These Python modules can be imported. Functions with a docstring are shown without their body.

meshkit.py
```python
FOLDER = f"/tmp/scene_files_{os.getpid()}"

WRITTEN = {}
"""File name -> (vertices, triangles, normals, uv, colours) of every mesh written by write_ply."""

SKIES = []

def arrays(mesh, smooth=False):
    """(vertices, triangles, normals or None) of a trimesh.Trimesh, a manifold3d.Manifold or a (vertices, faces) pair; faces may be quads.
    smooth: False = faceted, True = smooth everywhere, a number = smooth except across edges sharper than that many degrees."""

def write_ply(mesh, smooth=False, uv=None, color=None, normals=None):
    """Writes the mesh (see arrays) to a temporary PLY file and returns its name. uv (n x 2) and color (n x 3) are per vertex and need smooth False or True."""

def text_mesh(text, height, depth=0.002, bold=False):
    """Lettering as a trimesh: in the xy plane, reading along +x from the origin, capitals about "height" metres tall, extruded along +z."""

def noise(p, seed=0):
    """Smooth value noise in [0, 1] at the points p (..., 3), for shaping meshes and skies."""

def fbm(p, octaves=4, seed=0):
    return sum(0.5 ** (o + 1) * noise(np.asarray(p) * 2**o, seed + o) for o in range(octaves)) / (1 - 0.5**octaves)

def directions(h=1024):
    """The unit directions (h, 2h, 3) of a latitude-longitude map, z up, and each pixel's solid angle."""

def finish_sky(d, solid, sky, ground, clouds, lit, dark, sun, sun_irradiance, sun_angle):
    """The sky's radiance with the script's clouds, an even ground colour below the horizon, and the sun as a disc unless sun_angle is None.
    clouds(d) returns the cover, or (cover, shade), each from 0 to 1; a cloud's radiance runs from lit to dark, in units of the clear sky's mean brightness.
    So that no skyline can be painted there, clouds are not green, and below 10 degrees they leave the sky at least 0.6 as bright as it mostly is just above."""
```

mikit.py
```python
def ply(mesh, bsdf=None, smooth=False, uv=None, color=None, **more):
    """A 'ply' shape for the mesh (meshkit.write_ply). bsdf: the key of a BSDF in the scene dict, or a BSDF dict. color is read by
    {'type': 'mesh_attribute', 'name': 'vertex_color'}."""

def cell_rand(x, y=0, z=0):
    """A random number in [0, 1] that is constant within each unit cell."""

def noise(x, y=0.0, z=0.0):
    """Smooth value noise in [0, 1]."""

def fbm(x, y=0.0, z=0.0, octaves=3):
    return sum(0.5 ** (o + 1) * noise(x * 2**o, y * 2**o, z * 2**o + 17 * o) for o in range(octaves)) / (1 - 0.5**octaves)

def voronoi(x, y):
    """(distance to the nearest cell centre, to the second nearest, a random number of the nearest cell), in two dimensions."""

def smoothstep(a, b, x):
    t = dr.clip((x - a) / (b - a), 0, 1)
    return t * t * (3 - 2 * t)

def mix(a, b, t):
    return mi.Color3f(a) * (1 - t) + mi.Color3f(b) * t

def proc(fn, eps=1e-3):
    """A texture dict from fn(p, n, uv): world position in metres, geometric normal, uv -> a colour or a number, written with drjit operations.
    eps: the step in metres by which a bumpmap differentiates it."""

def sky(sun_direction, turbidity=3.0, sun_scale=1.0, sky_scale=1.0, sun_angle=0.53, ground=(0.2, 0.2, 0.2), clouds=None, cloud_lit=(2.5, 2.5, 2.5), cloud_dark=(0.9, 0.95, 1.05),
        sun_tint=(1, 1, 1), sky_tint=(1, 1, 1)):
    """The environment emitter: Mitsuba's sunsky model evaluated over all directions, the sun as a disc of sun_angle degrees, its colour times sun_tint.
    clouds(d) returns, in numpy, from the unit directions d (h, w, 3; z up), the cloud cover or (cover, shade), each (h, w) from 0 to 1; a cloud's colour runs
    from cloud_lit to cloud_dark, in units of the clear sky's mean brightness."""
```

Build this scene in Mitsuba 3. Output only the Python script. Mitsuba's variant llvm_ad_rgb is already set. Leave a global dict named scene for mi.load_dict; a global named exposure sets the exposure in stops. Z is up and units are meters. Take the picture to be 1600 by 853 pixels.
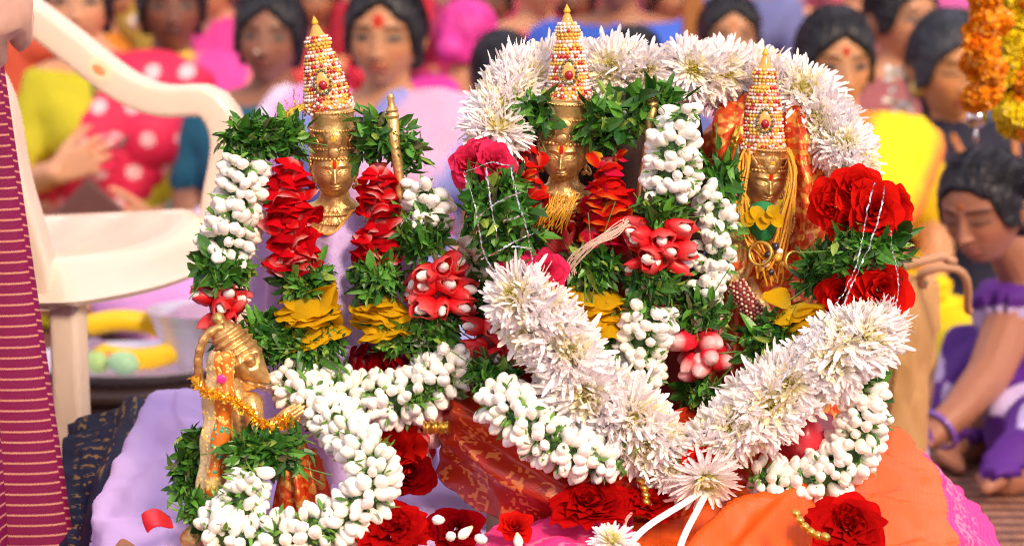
import math, random
import numpy as np, trimesh, mitsuba as mi, mikit, meshkit
import drjit as dr
import manifold3d
from scipy.interpolate import PchipInterpolator, RectBivariateSpline, CubicSpline
from mikit import proc, noise, fbm, smoothstep, mix, cell_rand
T = mi.ScalarTransform4f
M = manifold3d.Manifold
R = np.random.default_rng(7)
random.seed(7)
scene, labels = {}, {}

# ------------------------------------------------------------------ camera, sky, exposure
CAM_H, FPX = 0.72, 3550.0
PITCH = math.atan(446.5 / FPX)
CP, SP = math.cos(PITCH), math.sin(PITCH)
FWD, UP = np.array([0, CP, -SP]), np.array([0, SP, CP])
EYE = np.array([0, 0, CAM_H])
scene['camera'] = {'type': 'thinlens', 'fov': math.degrees(2 * math.atan(800 / FPX)), 'fov_axis': 'x',
                   'aperture_radius': 0.0050, 'focus_distance': 1.60, 'near_clip': 0.05, 'far_clip': 100.0,
                   'to_world': T().look_at(origin=EYE.tolist(), target=(EYE + FWD).tolist(), up=[0, 0, 1])}
scene['sky'] = mikit.sky((0.42, -0.80, 0.62), turbidity=3, sun_scale=0.30, sun_angle=15, sky_scale=1.0, clouds=lambda d: 1.0,
                         cloud_lit=(1.22, 1.15, 1.32), sun_tint=(1.0, 0.97, 0.98))
exposure = 3.16


def at(px, py, Y):
    """The point at ground distance Y that stands at this place of the 1600 x 853 layout."""
    d = np.array([1.0, 0, 0]) * (px - 800) / FPX + FWD - UP * (py - 426.5) / FPX
    return EYE + d * (Y / d[1])


def px2m(p, Y):
    return p * Y / FPX


# ------------------------------------------------------------------ materials
PAL = []                      # pairs of colours; a vertex holds (pair number, place between the two) as its uv
PAL_KEY = {}
VERT = {'type': 'mesh_attribute', 'name': 'vertex_color'}


def pair_color(p, n, uv):
    i = mi.UInt32(dr.clip(dr.floor(uv.x), 0, len(PAL) - 1))
    a, b = dr.gather(mi.Color3f, PAL_A, i), dr.gather(mi.Color3f, PAL_B, i)
    return a + (b - a) * dr.clip(uv.y, 0, 1)


VC = proc(pair_color)


def two(d):
    return {'type': 'twosided', 'bsdf': d}


def princ(color, rough=0.5, metal=0.0, spec=0.5, **k):
    c = color if isinstance(color, dict) else {'type': 'rgb', 'value': list(color)}
    d = {'type': 'principled', 'base_color': c, 'roughness': rough, 'specular': spec, **k}
    if metal:
        d['metallic'] = metal
    return two(d)


def thin(rough, trans, spec=0.5):
    return {'type': 'principledthin', 'base_color': VC, 'roughness': rough, 'diff_trans': trans, 'eta': 1.4}


scene['mat_petal'] = princ(VC, 0.38, spec=0.5, sheen=0.2)
scene['mat_thin'] = thin(0.42, 0.7)
scene['mat_leaf'] = princ(VC, 0.38, spec=0.5)
scene['mat_bud'] = princ(VC, 0.38, spec=0.45)
scene['mat_chrys'] = thin(0.6, 0.30)
scene['mat_skin'] = princ(VC, 0.44, spec=0.5)
scene['mat_cloth'] = princ(VC, 0.7, spec=0.3)
scene['mat_skin_vert'] = princ(VERT, 0.48, spec=0.45)
scene['mat_shiny_vert'] = princ(VERT, 0.35, spec=0.5)
scene['mat_hair'] = two({'type': 'bumpmap', 'scale': 0.004, 'arbitrary': {'type': 'principled', 'base_color': VC, 'roughness': 0.42, 'specular': 0.45},
                         'texture': proc(lambda p, n, uv: noise(p.x * 420, p.y * 90, p.z * 60), 1e-3)})
scene['mat_shiny'] = princ(VC, 0.22, spec=0.6, clearcoat=0.5, clearcoat_gloss=0.9)


def bronze_color(p, n, uv):
    a = fbm(p.x * 90, p.y * 90, p.z * 90, 4)
    b = fbm(p.x * 700, p.y * 700, p.z * 700, 2)
    c = mix([0.88, 0.58, 0.23], [0.64, 0.38, 0.14], smoothstep(0.42, 0.68, a))
    return mix(c, [0.36, 0.19, 0.07], smoothstep(0.58, 0.82, b) * 0.5)


def bronze_rough(p, n, uv):
    return 0.30 + 0.18 * fbm(p.x * 160, p.y * 160, p.z * 160, 3)


scene['mat_bronze'] = two({'type': 'bumpmap', 'scale': 0.00035, 'arbitrary': {'type': 'principled', 'base_color': proc(bronze_color), 'roughness': proc(bronze_rough), 'metallic': 0.78, 'specular': 0.5},
                          'texture': proc(lambda p, n, uv: fbm(p.x * 420, p.y * 420, p.z * 420, 3), 4e-4)})
scene['mat_gold'] = princ((0.83, 0.50, 0.10), 0.25, 0.95)
scene['mat_gold_tinsel'] = princ((0.95, 0.62, 0.08), 0.18, 0.9)
scene['mat_silver'] = princ((0.85, 0.86, 0.90), 0.14, 1.0)
scene['mat_pearl'] = princ(VC, 0.20, spec=0.6, clearcoat=0.6, clearcoat_gloss=0.92)


# ------------------------------------------------------------------ helpers
USED = {}


def numbered(name):
    k = USED.get(name, -1) + 1
    USED[name] = k
    return name if k == 0 else f'{name}_{k:03d}'


GROUPS = {'person': 'people watching round the statues', 'jewelled_crown': 'jewelled crowns on the statues', 'jasmine_garland': 'jasmine garlands on the statues', 'rose_petal_garland': 'petal garlands on the statues',
          'bronze_statue': 'bronze statues in a row', 'statue_robe': 'robes of the statues', 'bow_staff': 'brass bow staffs of the statues', 'loose_rose': 'red roses lying on the cloths', 'loose_bud': 'loose jasmine buds at the front',
          'banana': 'bananas on the steel plate', 'fruit': 'small fruits on the steel plate', 'marigold_garland': 'orange marigold strands', 'bangle': 'rings on the goddess statue', 'gold_bead_string': 'gold bead strings at the front'}


def thing(name, label, cat, group=None):
    key = numbered(name)
    group = group or GROUPS.get(name)
    labels[key] = {'label': label, 'category': cat}
    if group:
        labels[key]['group'] = group
    return key


def part(parent, name, shape, label=None, kind=None):
    """One entry of the scene: a part of parent, or (parent None) a thing's own mesh under the key name."""
    key = numbered(f'{parent}__{name}') if parent else name
    scene[key] = shape
    if label or kind:
        labels[key] = {}
        if label:
            labels[key]['label'] = label
        if kind:
            labels[key]['kind'] = kind
    return key


def structure(name, shape, label=None):
    scene[name] = shape
    labels[name] = {'kind': 'structure'}
    if label:
        labels[name]['label'] = label


def put(shape, mat):
    return {**shape, 'to_world': T(np.asarray(mat, float).tolist())}


def frame(pos, z, x=None, s=1.0):
    """4x4 with local z along z, local x near x."""
    z = np.asarray(z, float); z = z / np.linalg.norm(z)
    x = np.asarray(x if x is not None else R.normal(size=3), float)
    x = x - z * (x @ z)
    if np.linalg.norm(x) < 1e-6:
        x = np.cross(z, [0.3, 0.5, 0.8])
    x /= np.linalg.norm(x)
    y = np.cross(z, x)
    m = np.eye(4)
    s = np.broadcast_to(s, 3)
    m[:3, 0], m[:3, 1], m[:3, 2], m[:3, 3] = x * s[0], y * s[1], z * s[2], pos
    return m


def pair_of(c):
    """(number of the colour pair, places between, worst miss) for colours that lie along a line."""
    m = c.mean(0)
    q = c - m
    d = np.linalg.eigh(q.T @ q)[1][:, -1]
    t = q @ d
    lo, hi = t.min(), t.max()
    a, b = np.clip(m + d * lo, 0, 1), np.clip(m + d * hi, 0, 1)
    miss = np.abs(q - t[:, None] * d).max()
    t = (t - lo) / max(hi - lo, 1e-9)
    key = tuple(np.round(np.concatenate([a, b]), 3))
    return key, t, miss


def number_of(key):
    if key not in PAL_KEY:
        PAL_KEY[key] = len(PAL)
        PAL.append(key)
    return PAL_KEY[key]


def vcol(mesh, bsdf, color, smooth=True, uv=None):
    v = np.asarray(mesh.vertices)
    c = np.asarray(color, float)
    if bsdf.endswith('_vert'):
        return mikit.ply(mesh, bsdf, smooth=smooth, color=np.tile(c, (len(v), 1)) if c.ndim == 1 else c)
    uv = np.zeros((len(v), 2))
    if c.ndim == 1:
        uv[:, 0] = number_of(tuple(np.round(np.concatenate([c, c]), 3))) + 0.5
        return mikit.ply(mesh, bsdf, smooth=smooth, uv=uv)
    key, t, miss = pair_of(c)
    if miss < 0.05:
        uv[:, 0], uv[:, 1] = number_of(key) + 0.5, t
    else:
        from scipy.sparse import coo_matrix
        from scipy.sparse.csgraph import connected_components
        f = np.asarray(mesh.faces)
        e = np.vstack([f[:, :2], f[:, 1:]])
        _, lab = connected_components(coo_matrix((np.ones(len(e)), (e[:, 0], e[:, 1])), (len(v), len(v))), directed=False)
        for k in range(lab.max() + 1):
            at_ = lab == k
            key, t, _ = pair_of(np.round(c[at_], 2) if np.ptp(c[at_], axis=0).max() < 0.004 else c[at_])
            uv[at_, 0], uv[at_, 1] = number_of(key) + 0.5, t
    return mikit.ply(mesh, bsdf, smooth=smooth, uv=uv)


def spline(pts, n=None, step=None):
    p = np.asarray(pts, float)
    if len(p) == 2:
        f = lambda t: p[0] + (p[1] - p[0]) * np.asarray(t)[:, None]
        L = np.linalg.norm(p[1, :3] - p[0, :3])
        tt = [0, 1]
    else:
        s = np.concatenate([[0], np.cumsum(np.linalg.norm(np.diff(p[:, :3], axis=0), axis=1))])
        L = s[-1]
        f = CubicSpline(s / L, p) if len(p) > 3 else CubicSpline(s / L, p, bc_type='natural')
    n = n or max(2, int(round(L / step)) + 1)
    return f(np.linspace(0, 1, n))


def tangents(p):
    t = np.gradient(p, axis=0)
    return t / (np.linalg.norm(t, axis=1, keepdims=True) + 1e-12)


def tube(p, r, sides=8, cap=True, flat=None, ref=(0, 0, 1)):
    """A closed tube along the polyline p; flat=(a,b) scales the section."""
    p = np.asarray(p, float)
    r = np.broadcast_to(r, (len(p),))
    t = tangents(p)
    ref = np.asarray(ref, float)
    a = np.cross(t, ref)
    bad = np.linalg.norm(a, axis=1) < 1e-3
    a[bad] = np.cross(t[bad], [0.9, 0.1, 0.2])
    a /= np.linalg.norm(a, axis=1, keepdims=True)
    b = np.cross(t, a)
    fa, fb = flat or (1, 1)
    g = np.arange(sides) * 2 * np.pi / sides
    v = p[:, None] + r[:, None, None] * (fa * np.cos(g)[None, :, None] * a[:, None] + fb * np.sin(g)[None, :, None] * b[:, None])
    n = len(p)
    f = []
    for i in range(n - 1):
        for j in range(sides):
            k = (j + 1) % sides
            f += [[i * sides + j, i * sides + k, (i + 1) * sides + k], [i * sides + j, (i + 1) * sides + k, (i + 1) * sides + j]]
    v = v.reshape(-1, 3)
    if cap:
        v = np.vstack([v, p[0], p[-1]])
        for j in range(sides):
            k = (j + 1) % sides
            f += [[n * sides, k, j], [n * sides + 1, (n - 1) * sides + j, (n - 1) * sides + k]]
    m = trimesh.Trimesh(v, f, process=False)
    if m.volume < 0:
        m.invert()
    return m


def lathe(profile, seg=24):
    """Revolves (r, z) points about z."""
    p = np.asarray(profile, float)
    g = np.arange(seg) * 2 * np.pi / seg
    v = np.stack([p[:, 0, None] * np.cos(g), p[:, 0, None] * np.sin(g), np.repeat(p[:, 1, None], seg, 1)], -1).reshape(-1, 3)
    f = []
    for i in range(len(p) - 1):
        for j in range(seg):
            k = (j + 1) % seg
            f += [[i * seg + j, i * seg + k, (i + 1) * seg + k], [i * seg + j, (i + 1) * seg + k, (i + 1) * seg + j]]
    m = trimesh.Trimesh(v, f, process=False)
    if m.volume < 0:
        m.invert()
    return m


def grid_mesh(P, thick=0.0, closed_u=False):
    """P (nv, nu, 3) -> a sheet with uv; thick gives it a second side and a rim. Returns mesh, uv."""
    nv, nu = P.shape[:2]
    idx = np.arange(nv * nu).reshape(nv, nu)
    a, b, c, d = idx[:-1, :-1].ravel(), idx[:-1, 1:].ravel(), idx[1:, 1:].ravel(), idx[1:, :-1].ravel()
    f = np.vstack([np.stack([a, b, c], 1), np.stack([a, c, d], 1)])
    uu, vv = np.meshgrid(np.linspace(0, 1, nu), np.linspace(0, 1, nv))
    uv = np.stack([uu.ravel(), vv.ravel()], 1)
    v = P.reshape(-1, 3)
    if thick:
        m = trimesh.Trimesh(v, f, process=False)
        n = np.array(m.vertex_normals)
        rim = np.concatenate([idx[0], idx[1:, -1], idx[-1, ::-1][1:], idx[::-1, 0][1:]])
        N = len(v)
        r0, r1 = rim[:-1], rim[1:]
        f = np.vstack([f, f[:, ::-1] + N, np.stack([r0, r0 + N, r1 + N], 1), np.stack([r0, r1 + N, r1], 1)])
        v = np.vstack([v + n * thick / 2, v - n * thick / 2])
        uv = np.vstack([uv, uv])
    return trimesh.Trimesh(v, f, process=False), uv


def sheet(ctrl, nu=60, nv=60, thick=0.0012, disp=None):
    """A cloth through a grid of control points given as (px, py, Y). disp(u, v) -> metres along the normal."""
    C = np.array([[at(*q) for q in row] for row in ctrl])
    a, b = np.linspace(0, 1, C.shape[0]), np.linspace(0, 1, C.shape[1])
    ku, kv = min(3, C.shape[1] - 1), min(3, C.shape[0] - 1)
    U, V = np.linspace(0, 1, nu), np.linspace(0, 1, nv)
    P = np.stack([RectBivariateSpline(a, b, C[:, :, k], kx=kv, ky=ku)(V, U) for k in range(3)], -1)
    if disp is not None:
        du, dv = np.gradient(P, axis=1), np.gradient(P, axis=0)
        n = np.cross(du, dv)
        n /= np.linalg.norm(n, axis=-1, keepdims=True) + 1e-12
        if (n[..., 1].mean() - n[..., 2].mean()) > 0:
            n = -n
        uu, vv = np.meshgrid(U, V)
        P = P + n * disp(uu, vv)[..., None]
    return grid_mesh(P, thick)


def sph(c, r, seg=14):
    return M.sphere(float(r), seg).translate([float(x) for x in c])


def bone(a, ra, b, rb, seg=14):
    return M.batch_hull([sph(a, ra, seg), sph(b, rb, seg)])


def chain(pts, seg=14):
    """pts: (x, y, z, r): hulls of neighbours."""
    return [bone(p[:3], p[3], q[:3], q[3], seg) for p, q in zip(pts, pts[1:])]


def to_tri(m):
    q = m.to_mesh()
    return trimesh.Trimesh(np.array(q.vert_properties[:, :3], float), np.array(q.tri_verts), process=True)


def fuse(bones, res, it=12):
    m = M.batch_boolean(bones, manifold3d.OpType.Add).refine_to_length(res)
    t = to_tri(m)
    trimesh.smoothing.filter_taubin(t, lamb=0.55, nu=0.50, iterations=it)
    return t


def shell(mesh, mask, out, inn, fold=0.0, foldfn=None):
    n = np.array(mesh.vertex_normals)
    v = np.array(mesh.vertices)
    k = mask(v)
    o = k * out - (1 - k) * inn
    if foldfn is not None:
        o = o + k * fold * foldfn(v)
    return trimesh.Trimesh(v + n * o[:, None], mesh.faces, process=False)


def sstep(a, b, x):
    t = np.clip((np.asarray(x, float) - a) / (b - a), 0, 1)
    return t * t * (3 - 2 * t)


def cat(ms):
    return trimesh.util.concatenate(ms)


def moved(mesh, mat):
    m = mesh.copy()
    m.apply_transform(mat)
    return m
# ------------------------------------------------------------------ flower pieces (each built once, then placed many times)
def bud_shape(seed, cream=0.0):
    rr = np.random.default_rng(seed)
    prof = [(0.0012, 0.0), (0.0026, 0.0025), (0.0040, 0.0055), (0.0049, 0.0090), (0.0048, 0.0118), (0.0037, 0.0143), (0.0020, 0.0158), (0.00005, 0.0167)]
    m = lathe(prof, 9)
    v = np.array(m.vertices)
    ang = np.arctan2(v[:, 1], v[:, 0])
    k = 1 + 0.05 * np.cos(5 * ang + 300 * v[:, 2] + seed)          # the twist of the folded petals
    v[:, 0] *= k * (1 + 0.08 * rr.normal()); v[:, 1] *= k
    v[:, 0] += 0.012 * rr.normal() * v[:, 2] * 8
    v *= [0.87, 0.87, 0.96]
    m.vertices = v
    t = sstep(0.000, 0.0075, v[:, 2])[:, None]
    top = np.array([0.92, 0.90, 0.87]) * (1 - cream * np.array([0.02, 0.10, 0.26])) * (0.97 + 0.03 * rr.random())
    base = np.array([0.55, 0.62, 0.30])
    return vcol(m, 'mat_bud', base * (1 - t) + top * t)


BUDS = [bud_shape(i, c) for i, c in enumerate((0, 0, 0.25, 0.1, 0.5))]
BUDS_OLD = [bud_shape(i + 20, c) for i, c in enumerate((1.3, 1.0, 0.8))]


def petal_mesh(L, W, cup, nl=6, nw=6, tip=0.0, curl=0.0, wave=0.0, seed=0):
    """A petal along +x from the origin, blade normal +z."""
    rr = np.random.default_rng(seed)
    a, b = np.meshgrid(np.linspace(0, 1, nl), np.linspace(-1, 1, nw), indexing='ij')
    wid = W * 0.5 * (np.sin(np.pi * np.clip(a, 0, 1) ** 0.75 * 0.86 + 0.10)) ** 0.8
    x = L * a * (1 - 0.10 * (b ** 2) * a - tip * 0 * a)
    y = wid * b
    z = cup * L * ((b * wid / (W * 0.5)) ** 2) + curl * L * a ** 2 + wave * L * np.sin(3.2 * b + rr.uniform(0, 6)) * a ** 2
    P = np.stack([x, y, z], -1)
    m, uv = grid_mesh(P)
    return m, a.ravel(), b.ravel()


def petal_shape(L, W, cup, curl, c0, c1, seed, wave=0.03, edge=None):
    m, a, b = petal_mesh(L, W, cup, curl=curl, wave=wave, seed=seed)
    rr = np.random.default_rng(seed + 99)
    t = sstep(0.05, 0.42, a)[:, None]
    col = np.array(c0) * (1 - t) + np.array(c1) * (0.85 + 0.3 * rr.random()) * t
    if edge is not None:
        e = sstep(0.72, 0.98, a)[:, None]
        col = col * (1 - e) + np.array(edge) * e
    return vcol(m, 'mat_thin', col)


RED, DEEP = (0.64, 0.005, 0.012), (0.30, 0.002, 0.006)
RED_PETALS = [petal_shape(0.021, 0.022, 0.46, 0.14, (0.75, 0.30, 0.28), RED if i % 3 else (0.46, 0.004, 0.010), i, edge=(0.86, 0.42, 0.42) if i in (1, 4) else None) for i in range(6)]
DEEP_PETALS = [petal_shape(0.020, 0.022, 0.34, 0.12, (0.40, 0.06, 0.06), DEEP, 30 + i) for i in range(3)]
MIX_PETALS = [petal_shape(0.017, 0.019, 0.34, 0.14, (0.85, 0.48, 0.04) if i % 2 else (0.8, 0.2, 0.12), (0.66, 0.012, 0.010), 40 + i, edge=(0.74, 0.22, 0.02) if i % 2 else None) for i in range(5)]
PINK_PETALS = [petal_shape(0.018, 0.020, 0.34, 0.14, (0.85, 0.35, 0.35), (0.72, 0.012, 0.07), 60 + i) for i in range(2)]
YEL_PETALS = [petal_shape(0.023, 0.024, 0.26, 0.06, (0.70, 0.50, 0.05), (0.80, 0.47, 0.012), 50 + i, wave=0.06) for i in range(4)]


def petal_bud_shape(seed, tipw=0.5):
    """A red petal folded to a cup round a white bud."""
    rr = np.random.default_rng(seed)
    cup = lathe([(0.0015, 0), (0.0050, 0.003), (0.0076, 0.008), (0.0080, 0.013), (0.0070, 0.0175), (0.0060, 0.0200), (0.0052, 0.0198), (0.0058, 0.0165), (0.0045, 0.010), (0.0001, 0.006)], 11)
    v = np.array(cup.vertices)
    ang = np.arctan2(v[:, 1], v[:, 0])
    h_ = np.clip(v[:, 2] / 0.02, 0, 1)
    v[:, 2] += 0.0036 * np.cos(ang * 2 + rr.uniform(0, 6)) * h_ + 0.0016 * np.cos(ang * 5 + rr.uniform(0, 6)) * h_ ** 2
    fl = 1 + (0.22 * np.cos(ang * 3 + rr.uniform(0, 6)) + 0.12 * np.cos(ang * 2 + rr.uniform(0, 6))) * h_ ** 1.5
    v[:, 0] *= fl * (0.95 + 0.35 * rr.random()); v[:, 1] *= fl * (0.80 + 0.2 * rr.random())
    cup.vertices = v
    t = sstep(0.012, 0.020, v[:, 2])[:, None] * (0.35 + 0.65 * (np.cos(ang + seed) > 0.2))[:, None] * 0.35
    c = np.array(RED) * (0.8 + 0.45 * rr.random()) * (1 - t) + np.array([0.85, 0.28, 0.25]) * t
    bud = lathe([(0.001, 0.006), (0.0038, 0.011), (0.0041, 0.0150), (0.0032, 0.0195 + 0.002 * tipw), (0.0016, 0.0215 + 0.003 * tipw), (0.0001, 0.0222 + 0.003 * tipw)], 8)
    c2 = np.tile([0.86, 0.78, 0.74], (len(bud.vertices), 1))
    return vcol(cat([cup, bud]), 'mat_bud', np.vstack([c, c2]))


PBUDS = [petal_bud_shape(i, 0.2 + 0.3 * (i % 3)) for i in range(5)]


def radish_shape(seed):
    rr = np.random.default_rng(seed)
    m = lathe([(0.002, 0), (0.0055, 0.004), (0.0072, 0.010), (0.0070, 0.016), (0.0052, 0.021), (0.0022, 0.0245), (0.0001, 0.0255)], 11)
    v = np.array(m.vertices)
    t = sstep(0.017, 0.024, v[:, 2] + 0.003 * rr.normal())[:, None]
    c = np.array([0.66, 0.012, 0.03]) * (0.85 + 0.3 * rr.random()) * (1 - t) + np.array([0.88, 0.50, 0.50]) * t
    return vcol(m, 'mat_bud', c)


RADISH = [radish_shape(i) for i in range(4)]


def chrys_meshes(seed, rad=0.029, open_=0.0, tint=(0.96, 0.92, 0.93)):
    """(florets mesh+colour, centre mesh+colour): facing +z."""
    rr = np.random.default_rng(seed)
    vs, fs, cs, n = [], [], [], 0
    layers = [(26, -0.18, 0.98), (28, 0.02, 1.0), (26, 0.22, 0.95), (24, 0.44, 0.86), (20, 0.68, 0.74), (16, 0.92, 0.62), (11, 1.12, 0.50)]
    for cnt, el, ln in layers:
        off = rr.uniform(0, 6)
        for j in range(cnt):
            az = off + 2 * np.pi * j / cnt + rr.normal() * 0.10
            e = el + rr.normal() * 0.17 - open_
            L = rad * ln * (1 + rr.normal() * 0.12)
            w = 0.0020 * (1 + rr.normal() * 0.15)
            a = np.array([0, 0.35, 0.72, 0.93, 1.0])
            wid = w * np.array([0.45, 0.9, 1.0, 0.75, 0.18])
            bend = rr.uniform(-0.1, 0.45)                           # incurved or drooping florets
            ee = e + bend * a
            r = 0.002 + np.concatenate([[0], np.cumsum(np.diff(a) * L * np.cos((ee[1:] + ee[:-1]) / 2))])
            z = np.concatenate([[0], np.cumsum(np.diff(a) * L * np.sin((ee[1:] + ee[:-1]) / 2))])
            ca, sa = np.cos(az), np.sin(az)
            c3 = np.stack([r * ca, r * sa, z], 1)
            side = np.array([-sa, ca, 0.0])
            up = np.stack([-np.sin(ee) * ca, -np.sin(ee) * sa, np.cos(ee)], 1)
            l_ = c3 + side * wid[:, None] + up * wid[:, None] * 0.55
            r_ = c3 - side * wid[:, None] + up * wid[:, None] * 0.55
            V = np.concatenate([l_, c3, r_])
            q = []
            for i in range(4):
                for o in (0, 5):
                    q += [[n + o + i, n + o + i + 1, n + o + 6 + i], [n + o + i, n + o + 6 + i, n + o + 5 + i]]
            vs.append(V); fs += q; n += 15
            t = np.tile(sstep(0.0, 0.5, a), 3)[:, None]
            inner = np.array([0.80, 0.74, 0.26]) if el > 0.4 else np.array([0.82, 0.78, 0.62])
            if el > 0.6:
                t = t * (0.75 if el < 0.9 else 0.45)
            cs.append((inner * (1 - t) + np.array(tint) * t) * (1 + rr.normal() * 0.02))
    fl = trimesh.Trimesh(np.vstack(vs), fs, process=False)
    cv, cf, n = [], [], 0
    for k in range(34):                                            # the tight yellow-green heart
        u = (k + 0.5) / 34
        az, rr_ = k * 2.39996, 0.0068 * math.sqrt(u)
        b = np.array([rr_ * math.cos(az), rr_ * math.sin(az), 0.0050 - 0.002 * u])
        d = np.array([math.cos(az) * u * 0.7, math.sin(az) * u * 0.7, 1.0]); d /= np.linalg.norm(d)
        m = frame(b, d, [1, 0, 0], 1)
        tet = np.array([[0.0013, 0, 0], [-0.0007, 0.0012, 0], [-0.0007, -0.0012, 0], [0.0008, 0.0004, 0.007], [-0.0003, -0.0008, 0.0072]])
        cv.append(tet @ m[:3, :3].T + m[:3, 3])
        cf += [[n, n + 1, n + 3], [n + 1, n + 2, n + 4], [n + 2, n, n + 4], [n, n + 3, n + 4], [n + 1, n + 4, n + 3]]
        n += 5
    ct = trimesh.Trimesh(np.vstack(cv), cf, process=False)
    return (vcol(fl, 'mat_chrys', np.clip(np.vstack(cs), 0, 0.97), smooth=False), vcol(ct, 'mat_chrys', np.array([0.72, 0.66, 0.16]), smooth=False))


CHRYS = [chrys_meshes(i, 0.029 + 0.001 * i, o) for i, o in enumerate((0.0, 0.10, -0.12, 0.2))]
CHRYS_TIRED = chrys_meshes(9, 0.024, 0.1, (0.80, 0.70, 0.68))


def rose_mesh(seed, rad=0.020, col=(0.74, 0.014, 0.008), inner=(0.52, 0.005, 0.005), n=24, wave=0.07):
    """A full-blown rose facing +z: a spiral of cupped petals."""
    rr = np.random.default_rng(seed)
    ms, cs = [], []
    for k in range(n):
        u = k / (n - 1)
        r0 = rad * (0.04 + 0.30 * u)
        el = 1.48 - 1.12 * u + rr.normal() * 0.08                   # inner ones stand, outer ones open
        L, W = rad * (0.75 + 0.42 * u), rad * (0.75 + 0.85 * u)
        m, a, b = petal_mesh(L, W, 0.42 - 0.1 * u, 7, 7, curl=-0.12 - 0.25 * u * rr.random() + (wave - 0.07) * rr.normal() * 3, wave=wave, seed=seed * 50 + k)
        az = k * 2.39996 + rr.normal() * 0.2
        x = np.array([math.cos(el) * math.cos(az), math.cos(el) * math.sin(az), math.sin(el)])
        z = np.array([-math.sin(el) * math.cos(az), -math.sin(el) * math.sin(az), math.cos(el)])
        mat = np.eye(4)
        mat[:3, 0], mat[:3, 2], mat[:3, 1] = x, z, np.cross(z, x)
        mat[:3, 3] = [r0 * math.cos(az), r0 * math.sin(az), rad * (0.10 - 0.30 * u)]
        m.apply_transform(mat)
        ms.append(m)
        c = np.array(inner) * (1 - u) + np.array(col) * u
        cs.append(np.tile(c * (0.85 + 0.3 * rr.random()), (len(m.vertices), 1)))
    return vcol(cat(ms), 'mat_thin', np.vstack(cs))


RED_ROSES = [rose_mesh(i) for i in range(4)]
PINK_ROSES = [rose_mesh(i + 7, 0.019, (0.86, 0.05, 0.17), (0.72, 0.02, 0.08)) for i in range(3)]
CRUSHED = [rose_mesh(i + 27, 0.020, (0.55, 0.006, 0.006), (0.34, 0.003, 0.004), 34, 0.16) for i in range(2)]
DARK_ROSES = [rose_mesh(i + 17, 0.020, (0.28, 0.002, 0.005), (0.18, 0.001, 0.003)) for i in range(2)]


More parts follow.
